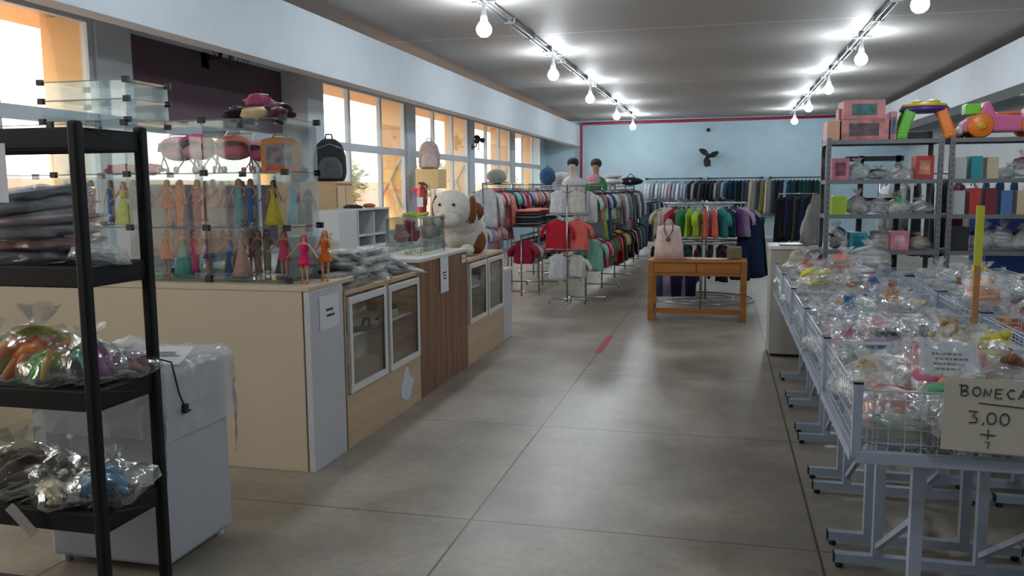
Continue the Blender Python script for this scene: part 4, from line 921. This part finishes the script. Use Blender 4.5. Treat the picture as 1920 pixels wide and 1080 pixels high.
CG = {'white': '#c6c8cc', 'off-white': '#c2bfb6', 'pale pink': '#cfa9b0', 'pink': '#c87690', 'hot pink': '#b8305a', 'crimson': '#a02a40', 'salmon': '#cf7f74', 'coral': '#d0655a', 'mint': '#7fb8a8', 'teal': '#2f7f80', 'navy': '#1f2a48', 'red': '#b02434', 'light blue': '#8fa9c2', 'blue': '#2f5288', 'grey': '#85888c', 'dark grey': '#40444a', 'black': '#17181c', 'lime': '#9cb83c', 'yellow': '#c8b83a', 'green': '#3f8a60', 'lilac': '#a491b0', 'purple': '#5f3a70', 'cream': '#c4b8a0', 'maroon': '#5c1e2c', 'brown': '#6a4a3a', 'denim': '#3f5166', 'dark teal': '#123f48', 'olive': '#77764a', 'dark green': '#1d4a3c', 'orange': '#cf6a34'}
def hang(x, y, z, rz, kind, col, label, group, s=1, white_h=False):
    me = random.choice(G_[kind]); o = inst('hanging_garment', me, None, (x, y, z), (0, random.uniform(-.03, .03), rz+random.uniform(-.12, .12)), fabric(CG[col])); o.scale = (s, s, s)
    tag(o, label, 'garment', group); inst('hanger', HGW if white_h else HG, o, scale=(.8 if kind == 'baby' else 1,)*3); return o
M_chr = mat('chrome_tube', '#a8aaae', .25, metal=.9)
def rack(label, x0, y0, x1, y1, rails, foot=.28, posts=None, cat='clothes rack'):
    t = thing('clothes_rack', label, cat, (0, 0, 0)); d = Vector((x1-x0, y1-y0, 0)).normalized(); nrm = Vector((-d.y, d.x, 0))
    t.location = (x0, y0, 0); L_ = math.hypot(x1-x0, y1-y0)
    top = max(rails)
    for z in rails: MB().tube([(0, 0, z), (x1-x0, y1-y0, z)], .013, 8).build('rail', M_chr, t, True)
    for q in (posts or (0, 1)):
        p = d*L_*q
        MB().tube([p, p+Vector((0, 0, top+.02))], .014, 8).build('upright', M_chr, t, True)
        MB().tube([p-nrm*foot+Vector((0, 0, .015)), p-nrm*foot+Vector((0, 0, .07)), p+nrm*foot+Vector((0, 0, .07)), p+nrm*foot+Vector((0, 0, .015))], .013, 8).build('foot', M_chr, t, True)
    return t
def fill(rackname, group, x0, y0, x1, y1, z, items, rz, kindpal=None, s=1, wh=False, frm='from the near end'):
    n = len(items)
    for i, (k, c) in enumerate(items):
        q = (i+.5)/n; lab = '%s %s, %s %s, %s' % (c, GN[k], ordn(i), frm.replace('the ', ''), rackname)
        hang(x0+(x1-x0)*q, y0+(y1-y0)*q, z-.022, rz, k, c, lab, group, s*random.uniform(.93, 1.05), wh)
def seq(s): 
    out = []
    for w in s.split(';'):
        k, cs = w.split(':'); out += [(k.strip(), c.strip()) for c in cs.split(',')]
    return out
random.seed(5)
# window-side rack (row 1)
rack('long chrome clothes rack nearest the windows', -3.5, 12.2, -3.5, 17.4, [1.72], posts=(0, .33, .66, 1))
fill('window-side rack', 'garments on the window-side rack', -3.5, 12.25, -3.5, 17.3, 1.72, seq('long:white,white;tshirt:pale pink,pink,hot pink;tshirt:off-white,grey;long:salmon,salmon;dress:salmon;tshirt:dark teal,teal,mint,teal,mint,navy,light blue;long:red,red,crimson;tshirt:light blue,navy,blue,white,pale pink,pink,off-white,mint,coral,white,grey,light blue,pink,white,red,navy,white,teal,white,pink,blue,white,off-white,lilac,green,white,coral,light blue,white,navy,white,pink'), 0)
rack('short low chrome rack under the near end of the window-side rack', -3.55, 12.0, -3.55, 13.1, [1.18], foot=.25)
fill('short low rack by the windows', 'garments on the short low rack', -3.55, 12.02, -3.55, 13.05, 1.18, seq('tshirt:white,lilac,pale pink,off-white,pale pink,salmon,pale pink,white,pink'), 0, s=.9)
rack('low chrome rack with a shelf of folded clothes, centre left', -3.0, 12.55, -2.95, 15.4, [.93], foot=.28, posts=(0, .5, 1))
fill('low centre-left rack', 'garments on the low centre-left rack', -3.0, 12.6, -2.95, 15.3, .93, seq('baby:crimson,crimson,white,white,pink,pink,mint,white,mint,teal,navy,navy,grey,cream,maroon,white,pink,white,blue,coral,white,mint,navy,pink'), 0, s=1.15)
t = thing('rack_shelf', 'dark wire shelf above the low centre-left rack', 'shelf', (-3.3, 12.9, 1.04))
MB().box(0, .5, 0, 2.2, 0, .02).build('board', mat('dark_board', '#4a4648', .6), t)
for x in (.0, .5):
    for y in (0, 2.2): MB().tube([(x, y, -1.04), (x, y, .0)], .012, 8).build('support', M_chr, t, True)
for i in range(14):
    st, lv = divmod(i, 5); c = ['grey', 'dark grey', 'grey', 'brown', 'grey'][lv] if i != 4 and i != 9 else 'salmon'
    tag(MB().ball((0, 0, .03), .2, 16, 7, (1.1, 1.5, .16), .15, i).build('folded_garment', fabric(CG[c]), None, True, loc=(-3.05, 13.25+st*.68, 1.06+lv*.05)), '%s folded garment, %s from bottom, %s pile on the rack shelf' % (c, ordn(lv), ordn(st)), 'folded garment', 'folded garments on the rack shelf')
# row 2 front T-stand
t = thing('display_stand', 'slim chrome T-stand at the front of the central clothes row', 'clothes stand', (-2.15, 11.8, 0))
MB().tube([(0, 0, .03), (0, 0, 1.7)], .013, 8).build('pole', M_chr, t, True)
MB().tube([(-.26, -.0, .0), (-.26, 0, .07), (.26, 0, .07), (.26, 0, 0)], .013, 8).tube([(0, 0, .07), (0, .3, .07), (0, .3, 0)], .013, 8).build('base', M_chr, t, True)
MB().tube([(-.3, 0, 1.68), (.3, 0, 1.68)], .01, 8).build('crossbar', M_chr, t, True)
for z in (1.27, .78): MB().tube([(-.3, 0, z), (.3, 0, z)], .01, 8).build('crossbar', M_chr, t, True)
for i, (x, z, k, c, s) in enumerate([(-.13, 1.66, 'vest', 'white', .72), (.12, 1.66, 'vest', 'off-white', .72), (-.14, 1.25, 'tshirt', 'red', .95), (.12, 1.25, 'tshirt', 'coral', .95), (-.14, .76, 'vest', 'white', .82), (.13, .76, 'baby', 'off-white', 1.05)]):
    hang(-2.15+x, 11.8+.05*(i % 2)+.04, z, 0, k, c, '%s %s facing forward on the %s bar of the T-stand' % (c, GN[k], ('top', 'middle', 'bottom')[i//2]), 'garments on the T-stand', s)
rack('two-level chrome clothes rack in the central row', -1.93, 12.1, -1.93, 18.8, [1.68, .95], posts=(0, .25, .5, .75, 1))
up = seq('tshirt:white,green,hot pink,pink;dress:grey,lime,light blue;tshirt:white;dress:denim;tshirt:blue,light blue,white,white,yellow,light blue,teal,pink;long:grey,lilac,off-white,white,hot pink,grey,green,grey;dress:grey,dark teal,lilac,hot pink,dark grey,grey,navy,denim;long:grey,white,lilac,dark grey,denim,grey,black,maroon,grey,white')
fill('upper rail of the central row', 'garments on the upper central rail', -1.95, 12.15, -1.93, 18.7, 1.68, up, 0)
lo = seq('tshirt:mint,white,hot pink,pale pink,crimson,grey,green,green,crimson,red;long:red,pale pink,black,brown;tshirt:yellow,yellow,pale pink,brown,maroon,black,grey;long:black,cream,brown,black,maroon,navy,denim,grey,black,denim,grey,dark grey,black,navy')
fill('lower rail of the central row', 'garments on the lower central rail', -1.86, 12.05, -1.86, 18.6, .97, lo, 0, s=.95)
rack('chrome clothes rack in the middle of the left aisle', -2.7, 14.6, -2.7, 18.0, [1.7, 1.0])
fill('upper rail of the middle left rack', 'garments on the middle left rack', -2.7, 14.65, -2.7, 17.9, 1.7, seq('tshirt:pale pink,salmon,maroon,white,maroon,hot pink,pink,white,blue,crimson,white,lilac,grey,white,pink,navy'), 0)
fill('lower rail of the middle left rack', 'garments on the middle left rack', -2.7, 14.65, -2.7, 17.9, 1.02, seq('baby:red,white,hot pink,green,navy,pink,white,blue,coral,white'), 0)
# jeans and trousers further back
rack('chrome rack of trousers behind the central row', -1.9, 19.6, -1.7, 23.2, [1.35, ])
fill('rack of trousers', 'trousers on the rear rack', -1.9, 19.65, -1.7, 23.1, 1.35, seq('trousers:denim,navy,black,dark grey,denim,grey,denim,dark grey,light blue,denim,black,navy,grey,denim'), 0, s=1.05)
rack('chrome rack of pale clothes far behind on the left', -3.2, 19.5, -3.2, 24.5, [1.7])
fill('far left rack', 'garments on the far left rack', -3.2, 19.6, -3.2, 24.4, 1.7, seq('long:light blue,white,grey,off-white,blue,grey,white,navy,pale pink,grey,white,lilac'), 0)
# clothes rail on the back wall
t = thing('wall_rail', 'black clothes rail in sections along the back wall', 'clothes rail', (-2.45, 27.75, 1.92))
for a, b_ in ((0, 1.72), (1.95, 3.6), (3.85, 5.4)):
    MB().tube([(a, 0, 0), (b_, 0, 0)], .016, 8).build('rail', M_blk, t, True)
    for x in (a, b_): MB().box(x-.03, x+.03, -.03, .35, -.03, .03).build('bracket', M_blk, t)
bw = seq('long:white,white,light blue,white,light blue,white,white,lilac,light blue;long:white,light blue,light blue;long:black,grey,black,dark grey,black,black,navy,grey,dark grey,light blue,dark teal,navy;gown:dark teal,black,denim;gown:dark grey,cream,grey,dark grey,olive,cream,grey,dark grey,black,navy;gown:light blue;vest:dark teal,dark teal,black,dark teal;gown:dark green,dark green,black,dark teal')
fill('back wall rail', 'garments on the back wall rail', -2.4, 27.75, 2.85, 27.75, 1.92, bw, PI/2-.5, frm='from the left end', s=1.08)
# rack of black dresses, right of aisle
rack('low chrome rack of black long dresses, right of the aisle', 1.2, 20, 2.0, 20.0, [1.48], foot=.3)
fill('low rack of black dresses', 'black dresses on the low rack', 1.22, 20, 1.9, 20, 1.48, seq('gown:black,black,navy,black,dark grey,black,navy,black'), .9, s=1.0, frm='from the left')
# circular rack
t = thing('round_rack', 'round chrome clothes rack behind the wooden table', 'clothes rack', (-.27, 12.55, 0))
CX, CY = -.27, 12.55
ring = lambda r, z, n=32: [(r*math.cos(2*PI*k/n), r*math.sin(2*PI*k/n), z) for k in range(n+1)]
MB().tube(ring(.58, 1.42), .012, 6).build('upper_ring', M_chr, t, True); MB().tube(ring(.6, .86), .012, 6).build('lower_ring', M_chr, t, True)
MB().tube(ring(.72, .03), .014, 6).tube(ring(.45, .03), .01, 6).build('base_ring', M_chr, t, True)
MB().tube([(-.03, 0, .03), (-.03, 0, 1.46)], .014, 8).tube([(.03, 0, .03), (.03, 0, 1.46)], .014, 8).build('pole', M_chr, t, True)
sp = MB()
for k in range(4):
    a = k*PI/2+.4; sp.tube([(0, 0, 1.42), (.58*math.cos(a), .58*math.sin(a), 1.42)], .009, 6); sp.tube([(0, 0, .86), (.6*math.cos(a), .6*math.sin(a), .86)], .009, 6); sp.tube([(0, 0, .03), (.72*math.cos(a), .72*math.sin(a), .03)], .009, 6)
sp.build('spokes', M_chr, t, True)
upc = 'lilac,purple,navy,grey,black,navy,dark grey,white,grey,black,teal,dark teal,black,dark green,black,yellow,yellow,cream,cream,off-white,cream,crimson,green,lime,lime,coral,coral,teal,dark teal,purple,lilac,pale pink'.split(',')
n = len(upc)
for i, c in enumerate(upc):
    a = -.15+2*PI*i/n
    hang(CX+.58*math.cos(a), CY+.58*math.sin(a), 1.40, a+.0, 'vest' if i % 3 else 'tshirt', c, '%s top, %s anticlockwise from right on the round rack upper ring' % (c, ordn(i)), 'tops on the upper ring of the round rack', .85, i % 2 == 0)
for i in range(22):
    a = 2*PI*i/22; c = ['black', 'dark grey', 'navy', 'dark teal', 'maroon', 'black'][i % 6]
    hang(CX+.6*math.cos(a), CY+.6*math.sin(a), .84, a, 'shorts' if i % 2 else 'vest', c, '%s garment, %s anticlockwise from right on the round rack lower ring' % (c, ordn(i)), 'dark garments on the lower ring of the round rack', .95)
for i in range(5):
    a = .25-.18*i; hang(CX+.68*math.cos(a), CY+.66*math.sin(a), 1.3, a, 'gown', ['dark teal', 'navy', 'black', 'dark teal', 'navy'][i], '%s long dress, %s on the right side of the round rack' % (['dark teal', 'navy', 'black', 'dark teal', 'navy'][i], ordn(i)), 'long dresses on the round rack', .9)
# things on top of the racks
def head_on(label, x, y, z, hair, skin, top, cap=False):
    t = thing('mannequin_bust', label, 'mannequin', (x, y, z))
    n = [((0, 0, 0), (.13, .09)), ((0, 0, .14), (.16, .1)), ((0, 0, .26), (.12, .07)), ((0, 0, .33), .05), ((0, -.01, .40), .05), ((0, -.02, .48), (.075, .09)), ((0, -.015, .54), (.065, .08))]
    inst('figure', skin_mesh('mannequin_figure', n, [(i, i+1) for i in range(6)], mat('mannequin_'+skin, skin, .4), 2), t)
    MB().ball((0, -.105, .47), .014, 8, 6, (.7, 1, 1.2)).build('nose', mat('mannequin_'+skin, skin, .4), t, True)
    MB().ball((0, .005, .525), .1, 14, 9, (.95, 1.05, .85)).build('hair', mat('mh_'+hair, hair, .7, var=.3), t, True)
    MB().lathe([(.15, -.02), (.185, .08), (.19, .18), (.15, .27), (.08, .31)], n=18, sy=.68).build('top', fabric(top), t, True)
    return t
head_on('mannequin bust with short black hair and white top above the central racks', -2.33, 13.3, 1.52, '#16161c', '#c9b8a8', '#c9c8c8')
head_on('mannequin bust with dark hair and green top above the central racks', -2.05, 13.9, 1.52, '#2a1c20', '#b98a74', '#3f8a50')
soft('sun_hat', 'pink and white cap on the near end of the central rack', 'cap', (-1.9, 12.6, 1.70), .1, (1, 1.2, .8), '#cf8fa0', 1, .1, [('brim', MB().ball((0, -.1, .02), .09, 12, 6, (1, 1, .12)), fabric('#d8d0d0'))])
soft('fabric_bag', 'blue cloth bag on top of the window-side rack', 'bag', (-3.5, 17.0, 1.73), .15, (1.1, 1, 1.2), '#35597c', 2, .15, [('handle', MB().tube([(-.06, 0, .3), (0, 0, .38), (.06, 0, .3)], .01), fabric('#35597c'))])
soft('fabric_hat', 'grey-green hat on the near end of the window-side rack', 'hat', (-3.5, 13.0, 1.73), .13, (1.2, 1.2, .9), '#8a9490', 3, .15, [('brim', MB().ball((0, 0, .02), .2, 14, 6, (1, 1, .08)), fabric('#8a9490'))])
soft('fabric_hat', 'pale grey hat beside the blue bag on the window-side rack', 'hat', (-3.3, 17.5, 1.73), .15, (1.3, 1.2, .9), '#a8a9ad', 4, .2, [('brim', MB().ball((0, 0, .02), .22, 14, 6, (1, 1, .08)), fabric('#a8a9ad'))])
soft('handbag', 'black handbag lying on top of the far central racks', 'handbag', (-1.95, 18.3, 1.70), .16, (1.6, .8, .55), '#16161a', 5, .12, [('clasp', MB().box(-.02, .02, -.13, -.12, .06, .1), M_chr), ('handle', MB().tube([(-.1, 0, .15), (0, 0, .24), (.1, 0, .15)], .01), M_blk)])
soft('folded_towels', 'stack of white folded cloth on top of the central racks', 'folded cloth', (-1.93, 15.2, 1.70), .16, (1.1, 1.6, .4), '#c9c9cc', 6, .1, [('upper_fold', MB().ball((0, 0, .15), .14, 14, 8, (1.1, 1.6, .3), .1, 2), fabric('#bfc0c6'))])

# ================================================================== WOODEN TABLE
M_tw = wood('orange_brown_wood', '#97602c', '#b0743a', 2.5, 'X', .35)
t = thing('wooden_table', 'orange-brown wooden console table with low stretcher in the aisle', 'table', (-.9, 10.53, 0))
MB().box(0, 1.19, 0, .5, .725, .75).build('tabletop', M_tw, t, bevel=.004)
MB().box(.05, 1.14, .02, .04, .56, .725).box(.05, 1.14, .46, .48, .56, .725).box(.03, .05, .04, .46, .56, .725).box(1.14, 1.16, .04, .46, .56, .725).build('apron', M_tw, t)
for k in range(2): MB().box(.07+k*.53, .585+k*.53, .008, .02, .60, .715).build('drawer', M_tw, t, bevel=.004)
for x in (.035, 1.155):
    for y in (.035, .465): MB().box(x-.035, x+.035, y-.035, y+.035, 0, .725).build('leg', M_tw, t, bevel=.005)
MB().box(.07, 1.12, .03, .07, .09, .15).box(.02, .05, .07, .43, .09, .15).box(1.14, 1.17, .07, .43, .09, .15).build('stretcher', M_tw, t)
t = thing('dress_form', 'dress form in a pale pink sleeveless blouse on the wooden table', 'mannequin', (-.66, 10.72, .75))
MB().lathe([(.1, 0), (.1, .012), (.02, .02), (.015, .12)], n=16).build('stand', M_blk, t, True)
n_ = [((0, 0, .12), (.11, .08)), ((0, 0, .25), (.11, .08)), ((0, 0, .36), (.13, .09)), ((0, 0, .42), (.08, .05)), ((0, 0, .47), (.04, .04)), ((0, 0, .51), (.035, .035))]
inst('torso', skin_mesh('form_torso', n_, [(i, i+1) for i in range(5)], mat('form_linen', '#a09a8c', .8), 2), t)
MB().lathe([(.185, .005), (.172, .15), (.155, .28), (.145, .36), (.135, .41), (.07, .43)], n=30, sy=.68, fn=lambda a, z: .05*math.sin(11*a)*(1-z*2)).build('blouse', fabric('#d0b4ae'), t, True)
MB().tube([(-.055, -.05, .47), (-.05, -.105, .36), (0, -.125, .27), (.05, -.105, .36), (.055, -.05, .47)], .008).ball((0, -.13, .255), .03, 10, 6, (1, .4, 1)).build('necklace', mat('dark_beads', '#4a4a4c', .4), t, True)
tag(MB().ball((0, 0, .006), .25, 24, 6, (1.15, .6, .04), .2, 4).build('pink_cloth', fabric('#d8b3ae'), None, True, loc=(-.2, 10.78, .751)), 'pale pink cloth spread on the wooden table', 'cloth')
tag(MB().box(-.09, .09, -.06, .06, 0, .16).build('olive_pouch', fabric('#77715a'), None, loc=(.14, 10.85, .75), bevel=.02), 'olive pouch standing at the right end of the wooden table', 'pouch')
for i, (x, c) in enumerate([(-.72, 'denim'), (-.6, 'lilac'), (-.5, 'navy')]):
    hang(x, 11.35, .72, .3, 'shorts', c, '%s shorts hanging below the level of the wooden table, %s from left' % (c, ordn(i)), 'garments under the wooden table', 1.1)
tag(MB().tube([(-.3, 0, 0), (.3, 0, 0)], .012).tube([(-.3, 0, 0), (-.3, 0, -.72)], .012).tube([(.3, 0, 0), (.3, 0, -.72)], .012).build('low_rail', M_chr, None, True, loc=(-.58, 11.35, .72)), 'low chrome rail standing behind the left end of the wooden table', 'clothes rail')

# ================================================================== RIGHT SIDE: cabinet + shelving
t = thing('white_counter_cabinet', 'plain off-white cabinet with white top at the end of the basket tables', 'cabinet', (.45, 8.45, 0))
MB().box(0, .5, 0, .5, .03, 1.05).build('body', mat('offwhite_board', '#a5a198', .6), t, bevel=.004); MB().box(-.015, .52, -.015, .5, 1.05, 1.08).build('top', mat('white_top', '#d8d6d4', .3), t)
MB().box(.02, .48, .02, .48, 0, .03).build('plinth', M_blk, t)
t = thing('wrapped_roll', 'tall plastic-wrapped picture leaning over the off-white cabinet', 'wrapped picture', (.80, 8.6, 1.08)); t.rotation_euler = (-.1, .28, .2)
MB().box(-.09, .09, -.008, .008, 0, .5).build('board', mat('pale_card', '#a39c94', .6, var=.5, vscale=10), t); MB().ball((0, 0, .25), .27, 18, 14, (.42, .08, 1.0), .35, 2).build('wrapper', FILM2, t, True)
tag(MB().box(-.13, .13, -.08, .08, 0, .012).build('folder', mat('grey_folder', '#5c6470', .4), None, loc=(.66, 8.58, 1.08)), 'dark grey folder lying on the off-white cabinet', 'folder')
M_gs = mat('grey_steel_shelf', '#74777b', .45, metal=.4)
def steel_unit(label, x0, w, y0=7.85, d=.42):
    t = thing('steel_shelving', label, 'shelving unit', (x0, y0, 0))
    for z in (.15, .55, .86, 1.09, 1.40, 1.70, 2.04):
        s_ = MB().box(0, w, 0, d, z-.004, z); s_.box(0, w, 0, .003, z-.035, z-.004); s_.box(0, w, d-.003, d, z-.035, z-.004); s_.box(0, .003, 0, d, z-.035, z-.004); s_.box(w-.003, w, 0, d, z-.035, z-.004)
        s_.build('shelf_plate', M_gs, t)
    for x in (0, w):
        for y in (0, d):
            sx = 1 if x == 0 else -1; sy = 1 if y == 0 else -1
            p = MB(); p.box(min(x, x+sx*.035)-.003*0, max(x, x+sx*.035), min(y-.002, y+.002)-.003*(sy > 0), max(y-.002, y+.002), 0, 2.06); p.box(x-.003, x+.001, min(y, y+sy*.035), max(y, y+sy*.035), 0, 2.06)
            o = p.build('post', M_gs, t)
            h = MB()
            for k in range(40): h.box(x+sx*.014, x+sx*.021, y-.0062*sy-.001, y-.0062*sy+.001, .05+k*.05, .065+k*.05)
            h.build('slots', M_blk, o)
    return t
SY = 7.85
steel_unit('grey slotted steel shelving unit, the left one holding boxed dolls on top', .86, .93)
steel_unit('grey slotted steel shelving unit, the right one under the ride-on toy', 1.84, .93)
def carton(label, x, y, z, w, d, h, c, var=.5, rz=0, cat='box', stripe=None, group=None):
    t = thing('toy_carton', label, cat, (x, y, z), rz, group)
    MB().box(-w/2, w/2, -d/2, d/2, 0, h).build('carton', mat('carton_'+c+str(var), c, .5, var=var, vscale=9), t, bevel=.004)
    if stripe: MB().box(-w*.3, w*.3, -d/2-.002, -d/2, h*.2, h*.8).build('printed_panel', mat('panel_'+stripe, stripe, .3, var=.6, vscale=16), t)
    return t
zt = 2.04
carton('peach cardboard box at the left end on top of the left steel unit', .92, SY+.2, zt, .12, .3, .17, '#c99a84', .05)
carton('pink doll box with dark printed band, bottom of the stack on the left steel unit', 1.16, SY+.2, zt, .4, .3, .18, '#b5797a', .6, 0, 'box', '#5d4a48')
carton('pink doll box with a teal window, top of the stack on the left steel unit', 1.15, SY+.18, zt+.18, .34, .26, .16, '#c47f80', .3, .05, 'box', '#3a6a6c')
carton('slim pink box leaning right of the doll box stack', 1.40, SY+.22, zt+.0, .05, .3, .24, '#b97f84', .3, 0, 'box', '#3f6478')
carton('tall pink box at the left behind the doll box stack', .99, SY+.24, zt, .06, .2, .28, '#c08080', .3)
# activity table toy
t = thing('activity_table', 'purple and yellow toy activity table with green, orange and red legs', 'toy table', (1.66, SY+.2, zt))
MB().lathe([(.17, .23), (.2, .245), (.2, .27), (.17, .285)], n=20, sy=.75).build('rim', plastic('#4b2a7c'), t, True)
MB().lathe([(.185, .28), (.18, .30), (.1, .31)], n=20, sy=.75).ball((-.06, -.02, .315), .05, 12, 7, (1, 1, .4)).ball((.07, 0, .315), .06, 12, 7, (1, 1, .45)).build('play_top', plastic('#c9b23a'), t, True)
for sx, sy, c in ((-1, -1, '#5fb52c'), (1, -1, '#e07818'), (1, 1, '#cf3a36'), (-1, 1, '#5fb52c')):
    MB().bar((sx*.12, sy*.08, .25), (sx*(.19 if c != '#cf3a36' else .30), sy*.1, .035), .09, .05).bar((sx*.185 if c != '#cf3a36' else sx*.29, sy*.1, .05), (sx*.19 if c != '#cf3a36' else sx*.31, sy*.1, .0), .09, .06).build('leg', plastic(c), t, bevel=.015)
# ride-on toy
t = thing('ride_on_toy', 'pink ride-on toy car with orange wheels and lime parts on the right steel unit', 'ride-on toy', (2.27, SY+.2, zt))
prof = [(-.32, .05), (-.31, .15), (-.2, .19), (-.16, .3), (-.12, .31), (-.07, .2), (.12, .19), (.2, .27), (.3, .27), (.33, .12), (.3, .05)]
MB().prism(prof, -.1, .1).build('body', plastic('#c96a92'), t, bevel=.02)
MB().box(-.06, .12, -.085, .085, .195, .215).build('seat', plastic('#d8703a'), t, bevel=.008)
MB().box(-.3, -.18, -.07, .07, .2, .29).build('lime_basket', plastic('#6cc52c'), t, bevel=.01)
MB().tube([(.22, 0, .27), (.2, 0, .34)], .015).tube([(.2, -.1, .34), (.2, .1, .34)], .015).ball((.2, -.0, .35), .06, 12, 6, (1.3, 1.6, .3)).build('handlebar', plastic('#3f9a3a'), t, True)
for x in (-.19, .22):
    for y in (-.12, .12):
        w_ = MB().lathe([(.01, -.03), (.085, -.03), (.1, -.015), (.1, .015), (.085, .03), (.01, .03)], n=24).build('wheel', plastic('#e0761c'), t, True, loc=(x, y, .1), rot=(PI/2, 0, 0))
        MB().lathe([(.01, -.036), (.04, -.036), (.04, .036), (.01, .036)], n=16).build('hub', plastic('#d09a2a'), w_, True)
MB().ball((-.33, 0, .06), .06, 10, 6, (.7, 1.3, .7)).build('bumper', mat('clear_white', '#c8c2c4', .2), t, True)
carton('dark framed picture lying behind the activity table', 1.62, SY+.36, zt, .3, .03, .08, '#2c2e34', .1)
# goods on shelves
def shelf_goods(unit, x0, w, z, lvl, items):
    n = len(items); x = x0+.04; step = (w-.08)/n
    for i, (k, c, c2, h) in enumerate(items):
        cx = x+step*(i+.5); lab0 = '%s from left, %s shelf, %s steel unit' % ('first' if i == 0 else ordn(i), lvl, unit)
        if k == 'box': carton('%s box, %s' % (c, lab0), cx, SY+.18, z, step*.85, .2, h, CN.get(c, c), .35, 0, 'box', c2, 'goods on the steel shelving')
        elif k == 'book': 
            t = thing('book', '%s book, %s' % (c, lab0), 'book', (cx, SY+.16, z), 0, 'goods on the steel shelving')
            MB().box(-step*.35, step*.35, -.1, .1, 0, h).build('cover', plastic(CN[c]), t); MB().box(-step*.25, step*.25, -.095, .098, .004, h+.001).build('pages', M_paper, t)
        else: toy_bag('bagged %s %s, %s' % (c, TN[k], lab0), cx, SY+.17, z, i, (step/.2*.95, 1.1, h/.13), k, c, None if c2 is None else 3, c2, 'goods on the steel shelving', filmm=FILM2 if i % 2 else None)
shelf_goods('left', .86, .93, 1.70, 'second highest', [('box', 'pink', '#7a5060', .19), (3, 'mint', 'white', .15), (3, 'silver', 'black', .1), (1, 'grey', 'white', .12), ('box', 'red', '#c98a70', .2)])
shelf_goods('left', .86, .93, 1.40, 'third highest', [('book', 'lime', None, .16), (3, 'black', 'pink', .17), (3, 'silver', 'grey', .14), (1, 'green', 'cream', .15), (3, 'grey', 'white', .12)])
shelf_goods('left', .86, .93, 1.09, 'fourth highest', [(3, 'black', 'lilac', .2), ('box', 'teal', '#1c6a84', .15), (3, 'cream', 'grey', .16), ('box', 'pink', '#c9a0a8', .16), (3, 'grey', 'tan', .12)])
shelf_goods('right', 1.84, .93, 1.70, 'second highest', [('book', 'white', None, .18), ('book', 'teal', None, .19), ('book', 'cream', None, .18), (2, 'black', None, .1), (3, 'white', 'maroon', .18), (4, 'brown', 'green', .14), (3, 'black', 'brown', .12)])
shelf_goods('right', 1.84, .93, 1.40, 'third highest', [('book', 'white', None, .2), ('book', 'red', None, .22), ('book', 'maroon', None, .22), ('book', 'blue', None, .2), ('book', 'cream', None, .2), (4, 'pink', 'yellow', .16), (3, 'silver', 'maroon', .1)])
shelf_goods('right', 1.84, .93, 1.09, 'fourth highest', [('box', 'black', None, .2), (3, 'maroon', 'blue', .2), (3, 'silver', 'white', .2), (1, 'grey', 'black', .18), (3, 'brown', 'maroon', .14)])
# racks glimpsed behind the shelving
t = thing('black_frame', 'black framed easel standing behind the left steel unit', 'easel', (1.35, 9.3, 0))
MB().bar((0, 0, 0), (0, 0, 1.95), .05).bar((.35, 0, 0), (.35, 0, 1.95), .05).bar((-.15, 0, 1.92), (.4, 0, 1.92), .05).bar((0, 0, 1.5), (.35, 0, 1.5), .05).build('frame', M_blk, t)
rack('chrome clothes rack behind the right steel unit', 1.7, 10.3, 4.2, 10.3, [1.78, ], foot=.25)
fill('rack behind the steel shelving', 'garments behind the steel shelving', 1.75, 10.3, 4.1, 10.3, 1.78, seq('long:white,grey;dress:black,dark teal,black;long:maroon,white;dress:blue,blue,blue,navy,blue,blue,blue;long:blue,black,navy'), 1.2, frm='from the left end')
carton('big royal blue fabric bin behind the right steel unit', 3.0, 9.6, 0, .9, .6, 1.55, '#1f3f8a', .1)
for o in SC.objects:
    if o.get('label') and not 4 <= len(o['label'].replace('-', ' ').split()) <= 16: print('LONG', o['label'])
